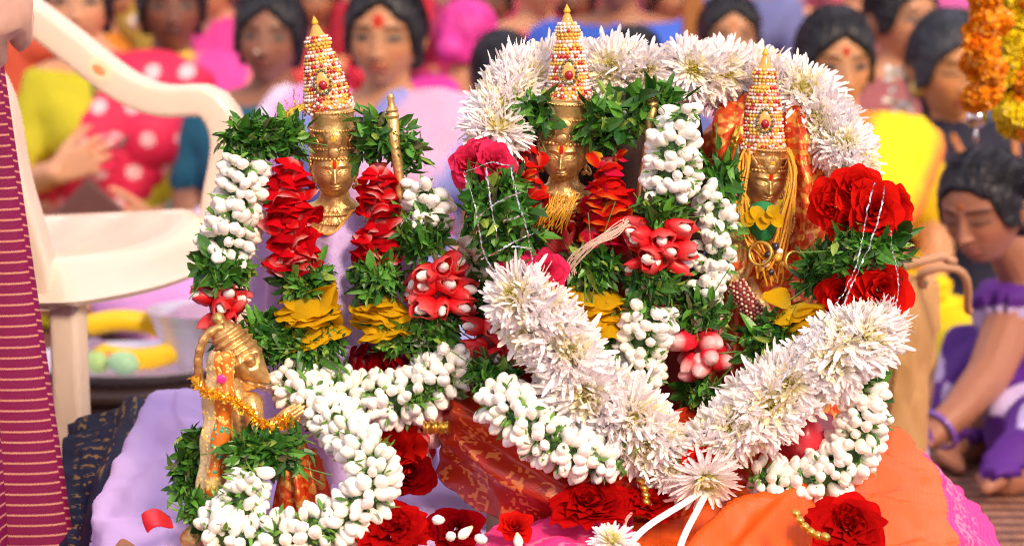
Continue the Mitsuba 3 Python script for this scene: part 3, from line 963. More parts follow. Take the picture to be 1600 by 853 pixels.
def person(label, px, py, hh, skin='mid', yaw=0.0, pitch=0.0, roll=0.0, Y=None, top=(0.4, 0.02, 0.05), drape=None, hair='bun', female=True, arms=None, mark=None,
           lip=None, sub=5, closed=False, wide=1.0, seed=0, lower=None, stand=False, res=0.038, group=None, hairc=None, base=None, body_yaw=None, edge=None, body_px=0.0, neckline=None, top_mat='mat_cloth', drape_mat='mat_cloth', line=0.235, dots=False, jaw=1.0):
    """A seated (or, further back, standing) person whose head stands at this place of the layout, hh tall there."""
    if Y is None:
        Y = CAM_H / ((py + 20) / FPX + 0.70 * hh / 781.0)
    s = px2m(hh, Y) / 0.225
    hc = at(px, py, Y)
    foot = np.array([hc[0], hc[1], hc[2] - 0.70 * s])
    st = max(0.0, foot[2] / s) if stand else 0.0
    arms = arms or {}
    by = yaw if body_yaw is None else body_yaw
    foot[0] += px2m(body_px, Y)
    B = trs(foot, rotz(by), s)
    back_ = np.array([-px2m(body_px, Y) / s, 0, 0]) @ rotz(by)[:3, :3]
    key = thing('person', label, 'person', group)
    ck = (repr(arms), female, round(st, 2), res)
    if ck not in BODY_CACHE:
        BODY_CACHE[ck] = fuse(seated_bones(arms, female, st), res, 10)
    body = BODY_CACHE[ck].copy()
    if body_px:
        bv_ = np.array(body.vertices)
        body.vertices = bv_ + back_ * sstep(0.50, 0.66, bv_[:, 2])[:, None]
    sk = np.array(SKIN[skin] if isinstance(skin, str) else skin)
    hm, hc_, _ = head(sub, sk, lip, closed, wide=wide, seed=seed, jaw=jaw)
    H = trs(np.array([0, -0.012, 0.70]) + back_, rotz(yaw - by) @ roty(roll) @ rotx(pitch), 0.225)
    bm = moved(body, B)
    whole = cat([bm, moved(hm, B @ H)])
    part(None, key, vcol(whole, 'mat_skin_vert', np.vstack([np.tile(sk, (len(bm.vertices), 1)), hc_])))
    hcol = HAIRC if hairc is None else np.array(hairc)
    if hair:
        cap = hair_cap(5 if sub > 5 else 4, part_line=hair in ('bun', 'plait'), seed=seed, line=line, back_low=-0.30 if hair != 'short' else -0.2, wide=wide)
        ms = [cap]
        if hair == 'bun':
            q = trimesh.creation.icosphere(subdivisions=3)
            q.vertices = np.array(q.vertices) * [0.20, 0.15, 0.18] * (1 + 0.05 * (meshkit.noise(np.array(q.vertices) * 6, seed)[:, None] - 0.5)) + [0, 0.46, -0.12]
            ms.append(q)
        elif hair == 'plait':
            ms.append(tube(np.array([[0, 0.40, -0.1], [0.02, 0.46, -0.4], [0.03, 0.44, -0.8], [0.04, 0.42, -1.3], [0.04, 0.42, -1.6]]), [0.12, 0.11, 0.09, 0.07, 0.03], 10))
        ms += [strands(hair, line, wide)] if sub > 4 else []
        h = moved(cat(ms), B @ H)
        part(key, 'hair', vcol(h, 'mat_hair', hcol))
    if mark:
        c, sz = mark
        hv = np.array(hm.vertices)
        z0 = 0.155
        m_ = trimesh.creation.icosphere(subdivisions=2)
        yy = hv[(np.abs(hv[:, 0]) < 0.03) & (np.abs(hv[:, 2] - z0) < 0.02) & (hv[:, 1] < 0)][:, 1].min()
        m_.vertices = np.array(m_.vertices) * [sz * 0.8, 0.012, sz * 1.2] + [0, yy, z0]
        part(key, 'forehead_mark', vcol(moved(m_, B @ H), 'mat_skin', np.array(c)))
    # clothing: shells over the same body
    sw = 0.15 if female else 0.18

    def m_top(v):
        x, y, z = v.T
        arm = (np.abs(x) > sw + 0.01) | (y < -0.16)
        fore_ = (y < -0.165) | ((np.abs(x) > sw - 0.03) & (y < -0.10))
        neck = neckline or (0.535 if female else 0.55)
        t = sstep(neck + 0.01, neck - 0.008, z - 0.12 * np.clip(np.abs(x) - 0.05, 0, 1)) * sstep(0.10, 0.14, z)
        slv = sstep(0.33, 0.35, z) if female else sstep(0.30, 0.32, z)
        return np.where(arm, t * slv, t) * np.where(fore_, 0, 1)

    def fold(v):
        return meshkit.noise(v * [16, 16, 26], 3) - 0.5
    tc = np.array(top, float)
    topm = shell(body, m_top, 0.012, 0.012, 0.016, fold)
    col = np.tile(tc, (len(topm.vertices), 1)) * (0.92 + 0.16 * meshkit.noise(np.array(topm.vertices) * 12, 5))[:, None]
    part(key, 'blouse' if female else 'shirt', vcol(moved(topm, B), top_mat, col))
    lc = np.array(lower if lower is not None else (drape if drape is not None else tc * 0.6), float)

    def m_low(v):
        x, y, z = v.T
        feet = (y < -0.30) & (z < 0.07)
        hands = (np.abs(x) < 0.25) & (y < -0.15) & (z > 0.155)
        return sstep(0.25, 0.22, z) * (1 - feet) * (1 - hands) * np.where((np.abs(x) > 0.19) & (z > 0.17), 0, 1)
    lowm = shell(body, m_low, 0.022, 0.014, 0.030, lambda v: meshkit.noise(v * [22, 12, 12], 6) - 0.5)
    part(key, 'skirt' if female else 'trousers', vcol(moved(lowm, B), 'mat_cloth', lc))
    if drape is not None:
        def m_drape(v):
            x, y, z = v.T
            dd = (x - 0.10) * 0.80 - (z - 0.53) * 0.50               # a band from the right hip over the left shoulder
            band = sstep(0.115, 0.095, np.abs(dd - 0.005))
            armz = (x > sw + 0.045) | (np.abs(x) > 0.2)
            return band * sstep(0.12, 0.16, z) * sstep(0.60, 0.56, z) * np.where(armz & (z < 0.44), 0, 1) * np.where((y < -0.19), 0, 1)

        def dfold(v):
            dd = (v[:, 0] - 0.10) * 0.80 - (v[:, 2] - 0.53) * 0.50
            return np.sin(dd * 160 + 3 * meshkit.noise(v * 8, 2)) * 0.5
        fine = body.copy()
        dm = shell(fine, m_drape, 0.026, 0.016, 0.009, dfold)
        v = np.array(body.vertices)
        dd = (v[:, 0] - 0.10) * 0.80 - (v[:, 2] - 0.53) * 0.50
        c = np.tile(np.array(drape, float), (len(v), 1))
        if edge is not None:
            k = sstep(0.060, 0.075, np.abs(dd - 0.005))[:, None]
            c = c * (1 - k) + np.array(edge) * k
        part(key, 'sari_drape', vcol(moved(dm, B), drape_mat, c))
    return key, B, H, s


# ------------------------------------------------------------------ jewelled crown
def crown(label, base, top, rb, rt):
    """A tall conical crown between two points, set with rows of stones."""
    key = thing('jewelled_crown', label, 'crown')
    base, top = np.asarray(base), np.asarray(top)
    ax = top - base
    Hh = np.linalg.norm(ax)
    m = frame(base, ax, [1, 0, 0], 1.0)
    rr = np.random.default_rng(int(1000 * rb * 1000))
    prof_z = np.array([0, 0.04, 0.10, 0.30, 0.52, 0.66, 0.70, 0.735, 0.79, 0.84, 0.875, 0.91, 0.96, 1.0]) * Hh
    k = np.array([1.0, 1.05, 0.98, 0.86, 0.70, 0.53, 0.43, 0.48, 0.52, 0.42, 0.30, 0.24, 0.16, 0.04])
    rad = rb * k
    part(key, 'crown_body', vcol(moved(lathe(np.stack([rad, prof_z], 1).tolist() + [[1e-5, Hh]], 28), m), 'mat_shiny', np.array([0.70, 0.38, 0.08])))
    fr = PchipInterpolator(prof_z, rad)
    ball = trimesh.creation.icosphere(subdivisions=1)
    groups = {'pearl_rows': [], 'gold_beads': [], 'red_stones': [], 'pink_stones': []}
    z, row = 0.02 * Hh, 0
    while z < 0.865 * Hh:
        r = float(fr(z))
        d = 0.00245 if row % 3 else 0.0028
        n = max(6, int(2 * np.pi * r / (d * 1.05)))
        for j in range(n):
            g = 2 * np.pi * (j + 0.5 * (row % 2)) / n
            front = math.cos(g + np.pi / 2)                         # 1 where it faces -y
            u = rr.random()
            zz = z
            if row < 3:
                zz += 0.0022 * math.sin(g * 9)                      # the scalloped rim
            name = 'pearl_rows'
            if 0.70 * Hh < z < 0.76 * Hh:
                name = 'gold_beads'
            elif row % 4 == 2:
                name = 'gold_beads' if u < 0.62 else 'red_stones'
            elif row % 4 == 0 and u < 0.35:
                name = 'pink_stones' if u < 0.18 else 'red_stones'
            elif u < 0.26:
                name = 'gold_beads'
            elif u > 0.93:
                name = 'red_stones'
            s = d * 0.5 * rr.uniform(0.85, 1.15)
            groups[name].append(moved(ball, trs(((r + s * 0.4) * math.cos(g), (r + s * 0.4) * math.sin(g), zz), None, s)))
        z += d * 1.0
        row += 1
    cols = {'pearl_rows': (0.80, 0.70, 0.68), 'gold_beads': (0.80, 0.50, 0.08), 'red_stones': (0.50, 0.02, 0.03), 'pink_stones': (0.78, 0.40, 0.40)}
    for name, ms in groups.items():
        part(key, name, vcol(moved(cat(ms), m), 'mat_pearl', np.array(cols[name])), kind='stuff')
    zc = 0.33 * Hh
    r = float(fr(zc))
    drop = []
    for g in np.linspace(0, 2 * np.pi, 17)[:-1]:                     # the pear-shaped rim of the brooch
        px_, pz = 0.0060 * math.cos(g) * (1 - 0.42 * (math.sin(g) > 0) * math.sin(g)), 0.0085 * math.sin(g)
        drop.append(moved(ball, trs((px_, -float(fr(zc + pz)) - 0.0018, zc + pz), None, 0.00125)))
    part(key, 'brooch_rim', vcol(moved(cat(drop), m), 'mat_pearl', np.array([0.16, 0.13, 0.06])))
    back = moved(trimesh.creation.icosphere(subdivisions=3), m @ trs((0, -r - 0.0004, zc), None, 1) @ np.diag([0.0050, 0.0022, 0.0074, 1]))
    part(key, 'brooch', vcol(back, 'mat_shiny', np.array([0.85, 0.42, 0.10])))
    gem = moved(trimesh.creation.icosphere(subdivisions=3), m @ trs((0, -r - 0.0028, zc - 0.0022), None, 1) @ np.diag([0.0030, 0.0022, 0.0034, 1]))
    part(key, 'ruby', vcol(gem, 'mat_shiny', np.array([0.35, 0.006, 0.02])))
    tip = lathe([(0.0022, 0), (0.0026, 0.0012), (0.0016, 0.0032), (0.00005, 0.0062)], 12)
    part(key, 'finial', vcol(moved(tip, m @ trs((0, 0, Hh * 0.985))), 'mat_shiny', np.array([0.85, 0.45, 0.02])))
    return key


# ------------------------------------------------------------------ bronze statues
def statue(label, px, py, hh, Y, yaw, roll, pitch, hat_py, lean=0.0, arms=None, foot_py=800, seed=0):
    """Standing bronze deity: head centre (px, py), head hh px tall, tiered hat base up to hat_py."""
    u = px2m(hh, Y)
    c = at(px, py, Y)
    key = thing('bronze_statue', label, 'statue')
    hm, _, _ = head(6, idol=True, seed=seed, wide=1.10, jaw=0.55)
    H = trs(c, rotz(yaw) @ roty(roll) @ rotx(pitch), u)
    hat_h = (at(px, hat_py, Y)[2] - c[2]) / u / math.cos(roll)
    prof = [(0.375, 0.20), (0.40, 0.225), (0.40, 0.285), (0.385, 0.30), (0.36, 0.33), (0.385, 0.36), (0.39, 0.43), (0.37, 0.46), (0.345, 0.52), (0.365, 0.57), (0.36, 0.62), (0.34, 0.66)]
    zs = np.array([q[1] for q in prof])
    zz = 0.20 + (zs - 0.20) * (hat_h - 0.20) / 0.46
    hat = lathe([(1e-4, zz[0])] + [(q[0], z) for q, z in zip(prof, zz)] + [(1e-4, zz[-1])], 48)
    hv = np.array(hat.vertices)
    ang = np.arctan2(hv[:, 1], hv[:, 0])
    hv[:, :2] *= (1 + 0.018 * np.cos(ang * 22) * ((hv[:, 2] > zz[5] - 0.01) & (hv[:, 2] < zz[6] + 0.01)))[:, None]
    hv[:, 1] *= 1.06
    hv[:, 1] += 0.03
    hat.vertices = hv
    med = trimesh.creation.icosphere(subdivisions=3)                # the raised boss on the band
    med.vertices = np.array(med.vertices) * [0.10, 0.05, 0.10] + [0, -0.43, (zz[1] + zz[3]) / 2 + 0.02]
    fe = trimesh.creation.icosphere(subdivisions=3)
    fe.vertices = np.array(fe.vertices) * [0.16, 0.05, 0.14] + [0, -0.40, (zz[5] + zz[6]) / 2]
    curls = []
    ball = trimesh.creation.icosphere(subdivisions=1)
    for j in range(34):                                             # a row of curls under the hat band, a beaded rim above it
        g = 2 * np.pi * j / 34
        curls.append(moved(ball, trs((0.385 * math.sin(g), 0.02 - 0.435 * math.cos(g), 0.205 + 0.02 * math.cos(g)), None, 0.036)))
    for j in range(44):
        g = 2 * np.pi * j / 44
        curls.append(moved(ball, trs((0.425 * math.sin(g), 0.03 - 0.45 * math.cos(g), zz[3] + 0.004), None, 0.022)))
        curls.append(moved(ball, trs((0.405 * math.sin(g), 0.03 - 0.43 * math.cos(g), zz[7] + 0.004), None, 0.020)))
        curls.append(moved(ball, trs((0.375 * math.sin(g), 0.03 - 0.40 * math.cos(g), zz[10]), None, 0.022)))
    for j in range(7):                                              # leaf-shaped pediments round the hat, the tallest in front
        g = 2 * np.pi * j / 7
        hgt = (0.17 if j == 0 else 0.12)
        lf = trimesh.creation.icosphere(subdivisions=2)
        lv = np.array(lf.vertices)
        lv[:, 0] *= (1 - 0.75 * np.clip(lv[:, 2], 0, 1))
        ribs = 1 + 0.30 * np.cos(lv[:, 0] * 16) * (np.abs(lv[:, 1]) > 0.2)
        lf.vertices = np.stack([lv[:, 0] * 0.13, lv[:, 1] * 0.035 * ribs, lv[:, 2] * hgt], 1)
        curls.append(moved(lf, rotz(g) @ trs((0, -0.425, zz[5] + 0.02))))
    for s in (-1, 1):
        for k in range(6):                                          # rosettes above the ears
            g = k * np.pi / 3
            curls.append(moved(ball, trs((s * 0.40, -0.10 + 0.06 * math.cos(g), 0.16 + 0.06 * math.sin(g)), None, 0.034)))
    for s in (-1, 1):                                               # long ears with ear-rings
        for k in range(5):
            q = trimesh.creation.icosphere(subdivisions=2)
            q.vertices = np.array(q.vertices) * 0.05 + [s * (0.39 - 0.012 * k), 0.02, 0.12 - 0.11 * k]
            curls.append(q)
        tr = trimesh.creation.torus(0.075, 0.024, 20, 10)
        tr.apply_transform(roty(math.pi / 2 * 0.6) @ rotx(0.2))
        tr.apply_translation([s * 0.41, -0.02, -0.27])
        curls.append(tr)
    top = moved(cat([hm, hat, med, fe, *curls]), H)
    # body in head units below the chin
    J = lambda x, y, z, r: (*(c + u * np.array([x + lean * (-z - 0.5), y, z])), r * u)
    b = chain([J(0, 0.06, -0.30, 0.25), J(0, 0.06, -0.62, 0.245)])
    b += [M.batch_hull([sph(J(-0.72, 0.08, -0.92, .2)[:3], 0.19 * u), sph(J(0.72, 0.08, -0.92, .2)[:3], 0.19 * u), sph(J(-0.35, 0.02, -1.35, .3)[:3], 0.33 * u), sph(J(0.35, 0.02, -1.35, .3)[:3], 0.33 * u), sph(J(0, 0.05, -0.66, .2)[:3], 0.24 * u)])]
    zb = (at(px, foot_py, Y)[2] - c[2]) / u
    b += chain([J(0, 0.05, -1.5, 0.48), J(0, 0.08, -2.3, 0.40), J(0, 0.08, -2.9, 0.50)])
    for s in (-1, 1):
        b += chain([J(s * 0.24, 0.08, -2.9, 0.30), J(s * 0.26, 0.04, (zb - 2.9) / 2, 0.22), J(s * 0.27, 0.08, zb + 0.15, 0.15)])
        b += chain([J(s * 0.27, 0.05, zb + 0.12, 0.13), J(s * 0.30, -0.35, zb + 0.09, 0.10)])
    for a in arms or []:
        b += a(c, u)
    body = fuse(b, 0.125 * u, 8)
    pts_b = np.array(body.vertices)
    neckl = []
    for q_, (rx, dz) in enumerate(((0.30, 0.06), (0.42, 0.22), (0.54, 0.50))):          # bead necklaces lying on the chest
        for j in range(30):
            g = np.pi * (j / 29 - 0.5)
            x_, z_ = rx * math.sin(g), -0.66 - dz * math.cos(g) ** 1.0 - 0.05
            w_ = c + u * np.array([x_, 0, z_])
            near = np.abs(pts_b[:, 0] - w_[0]) + np.abs(pts_b[:, 2] - w_[2]) < 0.16 * u
            if near.any():
                neckl.append(moved(ball, trs((w_[0], pts_b[near][:, 1].min() - 0.004 * u, w_[2]), None, (0.034 if q_ < 2 else 0.042) * u)))
    bv = np.array(body.vertices)
    neck = (c[2] - 0.62 * u - bv[:, 2]) / u                           # necklaces cast on the chest
    body.vertices = bv + np.array(body.vertex_normals) * (0.030 * u * (np.sin(neck * 26 + 6 * ((bv[:, 0] - c[0]) / u) ** 2) > 0.2) * sstep(-0.05, 0.02, neck) * sstep(0.75, 0.6, neck))[:, None]
    part(None, key, mikit.ply(cat([top, body, *neckl]), 'mat_bronze', smooth=True))
    # painted forehead mark on the brow
    hv = np.array(hm.vertices)

    def onface(name, x, z, sx, sz, colr, lift=0.006):
        near = (np.abs(hv[:, 0] - x) < 0.04) & (np.abs(hv[:, 2] - z) < 0.03) & (hv[:, 1] < 0)
        yy = hv[near][:, 1].mean()
        q = trimesh.creation.icosphere(subdivisions=3)
        q.vertices = np.array(q.vertices) * [sx, 0.016, sz] + [x, yy - lift, z]
        part(key, name, vcol(moved(q, H), 'mat_petal', np.array(colr)))
    onface('sandal_mark', 0, 0.145, 0.085, 0.085, (0.80, 0.42, 0.05), -0.004)
    onface('red_mark', 0, 0.135, 0.035, 0.095, (0.62, 0.02, 0.01), 0.008)
    q = trimesh.creation.icosphere(subdivisions=3)
    q.vertices = np.array(q.vertices) * [0.06, 0.02, 0.06] + [0, -0.445, (zz[5] + zz[6]) / 2]
    part(key, 'turmeric_dot', vcol(moved(q, H), 'mat_petal', np.array([0.80, 0.42, 0.02])))
    return key, c, u, H
# ------------------------------------------------------------------ ground, tent wall, low table
def ground_color(p, n, uv):
    a = fbm(p.x * 2.2, p.y * 2.2, 0.0, 4)
    return mix([0.09, 0.030, 0.022], [0.16, 0.06, 0.04], a)


scene['mat_ground'] = princ(proc(ground_color), 0.9)
gm, _ = grid_mesh(np.array([[[x, y, 0.0] for x in np.linspace(-14, 14, 29)] for y in np.linspace(-3, 12.0, 16)]))
structure('ground', mikit.ply(gm, 'mat_ground'))


def drape_color(p, n, uv):
    s = noise(p.x * 1.1, 0.0, 3.0)
    c = mix([0.42, 0.06, 0.12], [0.50, 0.20, 0.26], smoothstep(0.35, 0.65, s))
    return c * (0.8 + 0.4 * noise(p.x * 14, p.z * 0.6, 0.0))


scene['mat_tent'] = princ(proc(drape_color), 0.85)
xs = np.linspace(-7, 7, 700)
P = np.array([[[x, 9.6 + 0.06 * math.sin(x * 17) + 0.03 * math.sin(x * 41 + 1), z] for x in xs] for z in np.linspace(0.0, 3.2, 8)])
mm, _ = grid_mesh(P, 0.004)
k = thing('tent_side_curtain', 'tall pleated reddish cloth hung as side wall behind the whole crowd', 'curtain')
part(None, k, mikit.ply(mm, 'mat_tent', smooth=True))

# the low table that carries the statues, hidden under its cloths
k = thing('low_table', 'low wooden table under the draped cloths that carries the statues', 'table')
scene['mat_wood'] = princ(proc(lambda p, n, uv: mix([0.22, 0.10, 0.04], [0.12, 0.05, 0.02], fbm(p.x * 3, p.y * 40, p.z * 40, 3))), 0.5)


def rbox(x0, x1, y0, y1, z0, z1, r=0.004):
    return to_tri(M.batch_hull([sph((x, y, z), r, 8) for x in (x0 + r, x1 - r) for y in (y0 + r, y1 - r) for z in (z0 + r, z1 - r)]))


part(k, 'table_top', mikit.ply(rbox(-0.285, 0.30, 1.36, 1.86, 0.300, 0.325), 'mat_wood', smooth=30))
for x in (-0.27, 0.25):
    for y in (1.38, 1.81):
        part(k, 'leg', mikit.ply(rbox(x, x + 0.035, y, y + 0.035, 0.0, 0.300), 'mat_wood', smooth=30))

# woven mat on a low dais at the right
def mat_color(p, n, uv):
    s = smoothstep(0.35, 0.65, 0.5 + 0.5 * dr.sin(p.y * 170.0 + 0.5 * dr.sin(p.x * 30)))
    g = noise(p.x * 260, dr.floor(p.y * 27), 0.0)
    c = mix([0.10, 0.035, 0.03], [0.30, 0.14, 0.09], s)
    return c * (0.75 + 0.5 * g)


scene['mat_mat'] = princ(proc(mat_color), 0.7)
k = thing('low_dais', 'low flat platform under the woven straw mat at the right', 'platform')
part(None, k, mikit.ply(rbox(0.36, 2.4, 1.95, 4.6, 0.0, 0.105, 0.006), 'mat_wood', smooth=30))
k = thing('straw_mat', 'brown striped straw mat on the floor where the girl in purple sits', 'mat')
xs, ys = np.linspace(0.38, 2.38, 40), np.linspace(1.97, 4.58, 60)
mm, _ = grid_mesh(np.array([[[x, y, 0.110 + 0.0015 * math.sin(x * 6 + y * 3)] for x in xs] for y in ys]), 0.003)
part(None, k, mikit.ply(mm, 'mat_mat', smooth=True))
# ------------------------------------------------------------------ cloths on the table
def cloth_bump(base, fx=900.0, scale=0.0004, rough=0.75, sheen=0.0, spec=0.3):
    return two({'type': 'bumpmap', 'scale': scale, 'arbitrary': {'type': 'principled', 'base_color': base, 'roughness': rough, 'specular': spec, 'sheen': sheen},
                'texture': proc(lambda p, n, uv: 0.5 + 0.25 * dr.sin(p.x * fx * 2) * dr.sin(p.z * fx * 2 + p.y * fx * 2) + 0.5 * fbm(p.x * 60, p.y * 60, p.z * 60, 3), 3e-4)})


def lilac_color(p, n, uv):
    base = mix([0.58, 0.42, 0.82], [0.64, 0.49, 0.86], fbm(uv.x * 6, uv.y * 6, 0, 3))
    # woven navy edge with a saw-tooth line, gold figures in it
    tooth = dr.abs(2 * (uv.y * 34 - dr.floor(uv.y * 34)) - 1)
    edge = smoothstep(-0.004, 0.004, (0.19 + 0.028 * tooth) - uv.x)
    navy = mix([0.012, 0.016, 0.045], [0.02, 0.026, 0.07], noise(uv.x * 200, uv.y * 300))
    band = smoothstep(0.2, 0.3, dr.sin(uv.y * 120)) * smoothstep(0.55, 0.65, noise(uv.x * 90, uv.y * 140, 3)) * smoothstep(0.03, 0.05, uv.x) * smoothstep(0.17, 0.15, uv.x)
    navy = mix(navy, [0.28, 0.17, 0.07], band)
    return mix(base, navy, edge)


def creases(u, v, n, seed, h, w=0.012, along=None):
    """Sharp-crested folds scattered over a cloth."""
    rr = np.random.default_rng(seed)
    out = np.zeros_like(u)
    for _ in range(n):
        a = rr.random(2)
        g = rr.uniform(0, 2 * np.pi) if along is None else along + rr.normal() * 0.35
        d = np.array([math.cos(g), math.sin(g)])
        L = rr.uniform(0.18, 0.55)
        s = (u - a[0]) * d[0] + (v - a[1]) * d[1]
        t = (u - a[0]) * -d[1] + (v - a[1]) * d[0] + 0.05 * np.sin(s * 7 + rr.uniform(0, 6))
        ww = w * rr.uniform(0.7, 1.8)
        out += h * rr.uniform(0.4, 1) * np.where(t > 0, np.exp(-t / ww), np.exp(t / (ww * 3.2))) * np.exp(-(s / L) ** 4)
    return out


scene['mat_lilac'] = cloth_bump(proc(lilac_color))
scene['mat_lilac_plain'] = cloth_bump({'type': 'rgb', 'value': [0.60, 0.45, 0.84]})


def ridge(u, v, a, b, w, h):
    """A rounded fold along the line a-b of the sheet's (u, v)."""
    a, b = np.array(a), np.array(b)
    d = b - a
    L = np.linalg.norm(d); d /= L
    s = (u - a[0]) * d[0] + (v - a[1]) * d[1]
    t = (u - a[0]) * -d[1] + (v - a[1]) * d[0]
    return h * np.exp(-(t / w) ** 2) * sstep(-0.1, 0.1, s) * sstep(L + 0.1, L - 0.1, s)


def wav(u, v, k=5, seed=0, h=0.004):
    p = np.stack([u * k, v * k, np.zeros_like(u) + seed], -1)
    return h * (meshkit.fbm(p, 3, seed) - 0.5)


m, uv = sheet([[(108, 668, 1.90), (200, 638, 1.89), (250, 622, 1.88), (320, 612, 1.87), (440, 640, 1.84), (600, 660, 1.84), (760, 660, 1.84)],
               [(100, 720, 1.84), (175, 700, 1.81), (222, 690, 1.78), (300, 690, 1.76), (440, 705, 1.75), (600, 720, 1.74), (760, 720, 1.74)],
               [(95, 800, 1.77), (150, 796, 1.73), (190, 790, 1.68), (290, 780, 1.645), (440, 790, 1.635), (600, 790, 1.635), (760, 790, 1.635)],
               [(90, 905, 1.70), (132, 905, 1.64), (170, 900, 1.56), (290, 890, 1.51), (440, 890, 1.505), (600, 890, 1.505), (760, 890, 1.505)]], 130, 90, 0.0014,
              lambda u, v: ridge(u, v, (0.36, 0.05), (0.27, 0.80), 0.045, 0.012) + ridge(u, v, (0.52, 0.3), (0.30, 0.9), 0.04, 0.006) + wav(u, v, 4, 1, 0.014) + wav(u, v, 11, 2, 0.006) + ridge(u, v, (0.62, 0.2), (0.45, 0.95), 0.03, 0.005) + ridge(u, v, (0.75, 0.4), (0.62, 1.0), 0.03, 0.004) + creases(u, v, 9, 3, 0.0045, 0.012, 1.9))
k = thing('lilac_cloth', 'lilac cloth with navy zigzag border spread on the table at lower left', 'cloth')
part(None, k, mikit.ply(m, 'mat_lilac', smooth=True, uv=uv))


def navy_color(p, n, uv):
    c = mix([0.010, 0.014, 0.040], [0.022, 0.028, 0.075], noise(uv.x * 120, uv.y * 160))
    f = smoothstep(0.55, 0.7, noise(uv.x * 40, uv.y * 46, 3)) * smoothstep(0.1, 0.4, dr.sin(uv.x * 44))
    return mix(c, [0.26, 0.16, 0.06], f * smoothstep(0.55, 0.45, uv.y))


scene['mat_navy'] = cloth_bump(proc(navy_color), rough=0.6)
m, uv = sheet([[(118, 664, 1.90), (160, 642, 1.87), (205, 626, 1.85), (232, 628, 1.83)],
               [(112, 730, 1.86), (150, 715, 1.82), (190, 700, 1.78), (215, 690, 1.77)],
               [(105, 830, 1.82), (130, 825, 1.76), (155, 800, 1.71), (175, 790, 1.70)],
               [(100, 960, 1.80), (120, 960, 1.72), (140, 950, 1.66), (155, 930, 1.64)]], 60, 60, 0.0014, lambda u, v: 0.006 * np.sin(u * 11 + v * 3) + wav(u, v, 6, 5, 0.006))
k = thing('navy_cloth', 'dark navy cloth with small gold figures hanging off the left table edge', 'cloth')
part(None, k, mikit.ply(m, 'mat_navy', smooth=True, uv=uv))


def orange_color(p, n, uv):
    c = mix([0.74, 0.10, 0.008], [0.80, 0.15, 0.04], smoothstep(0.55, 0.75, uv.x))
    c = c * (0.92 + 0.16 * noise(uv.x * 300, uv.y * 8))
    e = smoothstep(0.775, 0.785, uv.x + 0.008 * dr.abs(2 * (uv.y * 40 - dr.floor(uv.y * 40)) - 1))
    zari = smoothstep(0.45, 0.6, noise(uv.x * 120, uv.y * 60, 5)) * smoothstep(0.80, 0.81, uv.x) * smoothstep(0.93, 0.92, uv.x)
    lines = smoothstep(0.5, 0.9, dr.sin(uv.x * 420)) * 0.5
    pink = mix([0.82, 0.03, 0.28], [0.86, 0.22, 0.38], dr.maximum(zari * 0.8, lines * 0.5))
    return mix(c, pink, e)


scene['mat_orange'] = cloth_bump(proc(orange_color), rough=0.42, spec=0.5)
m, uv = sheet([[(930, 735, 1.71), (1060, 730, 1.72), (1200, 715, 1.74), (1330, 690, 1.76), (1395, 688, 1.76), (1450, 728, 1.78), (1500, 765, 1.80)],
               [(925, 775, 1.65), (1060, 775, 1.65), (1200, 765, 1.66), (1330, 745, 1.68), (1410, 735, 1.69), (1475, 772, 1.71), (1535, 815, 1.74)],
               [(915, 830, 1.575), (1060, 830, 1.575), (1200, 825, 1.58), (1330, 815, 1.595), (1425, 810, 1.61), (1505, 850, 1.65), (1575, 890, 1.69)],
               [(900, 910, 1.48), (1060, 910, 1.48), (1200, 905, 1.485), (1330, 900, 1.50), (1440, 920, 1.54), (1540, 980, 1.61), (1620, 1040, 1.66)]], 150, 90, 0.0014,
              lambda u, v: ridge(u, v, (0.02, 0.85), (0.42, 0.35), 0.035, 0.010) + ridge(u, v, (0.12, 1.0), (0.45, 0.62), 0.04, 0.009) + ridge(u, v, (0.66, 0.0), (0.60, 0.6), 0.05, 0.008) + wav(u, v, 5, 4, 0.016) + wav(u, v, 13, 8, 0.007) + ridge(u, v, (0.25, 1.0), (0.55, 0.5), 0.03, 0.009) + ridge(u, v, (0.42, 1.0), (0.62, 0.35), 0.03, 0.007) + creases(u, v, 40, 5, 0.0105, 0.014, 2.5) * sstep(0.95, 0.5, u))
k = thing('orange_sari', 'orange silk sari with pink zari border draped over the right table end', 'sari')
part(None, k, mikit.ply(m, 'mat_orange', smooth=True, uv=uv))


def redsilk_color(p, n, uv):
    c = mix([0.40, 0.014, 0.005], [0.48, 0.035, 0.007], noise(uv.x * 5, uv.y * 5))
    motif = smoothstep(0.56, 0.60, noise(uv.x * 24, uv.y * 16, 2)) * smoothstep(0.5, 0.6, noise(uv.x * 90, uv.y * 60, 7))
    return mix(c, [0.80, 0.26, 0.07], motif * 0.7)


scene['mat_redsilk'] = cloth_bump(proc(redsilk_color), rough=0.34, spec=0.6, scale=0.0003)
m, uv = sheet([[(706, 590, 1.64), (760, 600, 1.600), (850, 640, 1.575), (960, 660, 1.575), (1060, 640, 1.60), (1130, 640, 1.66)],
               [(704, 640, 1.62), (760, 660, 1.580), (850, 690, 1.560), (960, 700, 1.560), (1060, 690, 1.58), (1140, 690, 1.65)],
               [(690, 700, 1.60), (760, 715, 1.565), (850, 735, 1.550), (960, 745, 1.550), (1060, 735, 1.57), (1150, 730, 1.64)],
               [(690, 745, 1.62), (755, 790, 1.580), (850, 812, 1.570), (960, 820, 1.565), (1060, 805, 1.58), (1160, 790, 1.63)]], 110, 70, 0.0016,
              lambda u, v: ridge(u, v, (0.02, 0.0), (0.14, 0.45), 0.05, 0.007) + ridge(u, v, (0.12, 0.40), (0.60, 0.62), 0.05, 0.009) + ridge(u, v, (0.05, 0.55), (0.5, 0.85), 0.06, 0.009) + wav(u, v, 5, 14, 0.012) + creases(u, v, 24, 7, 0.0065, 0.014, 0.5))
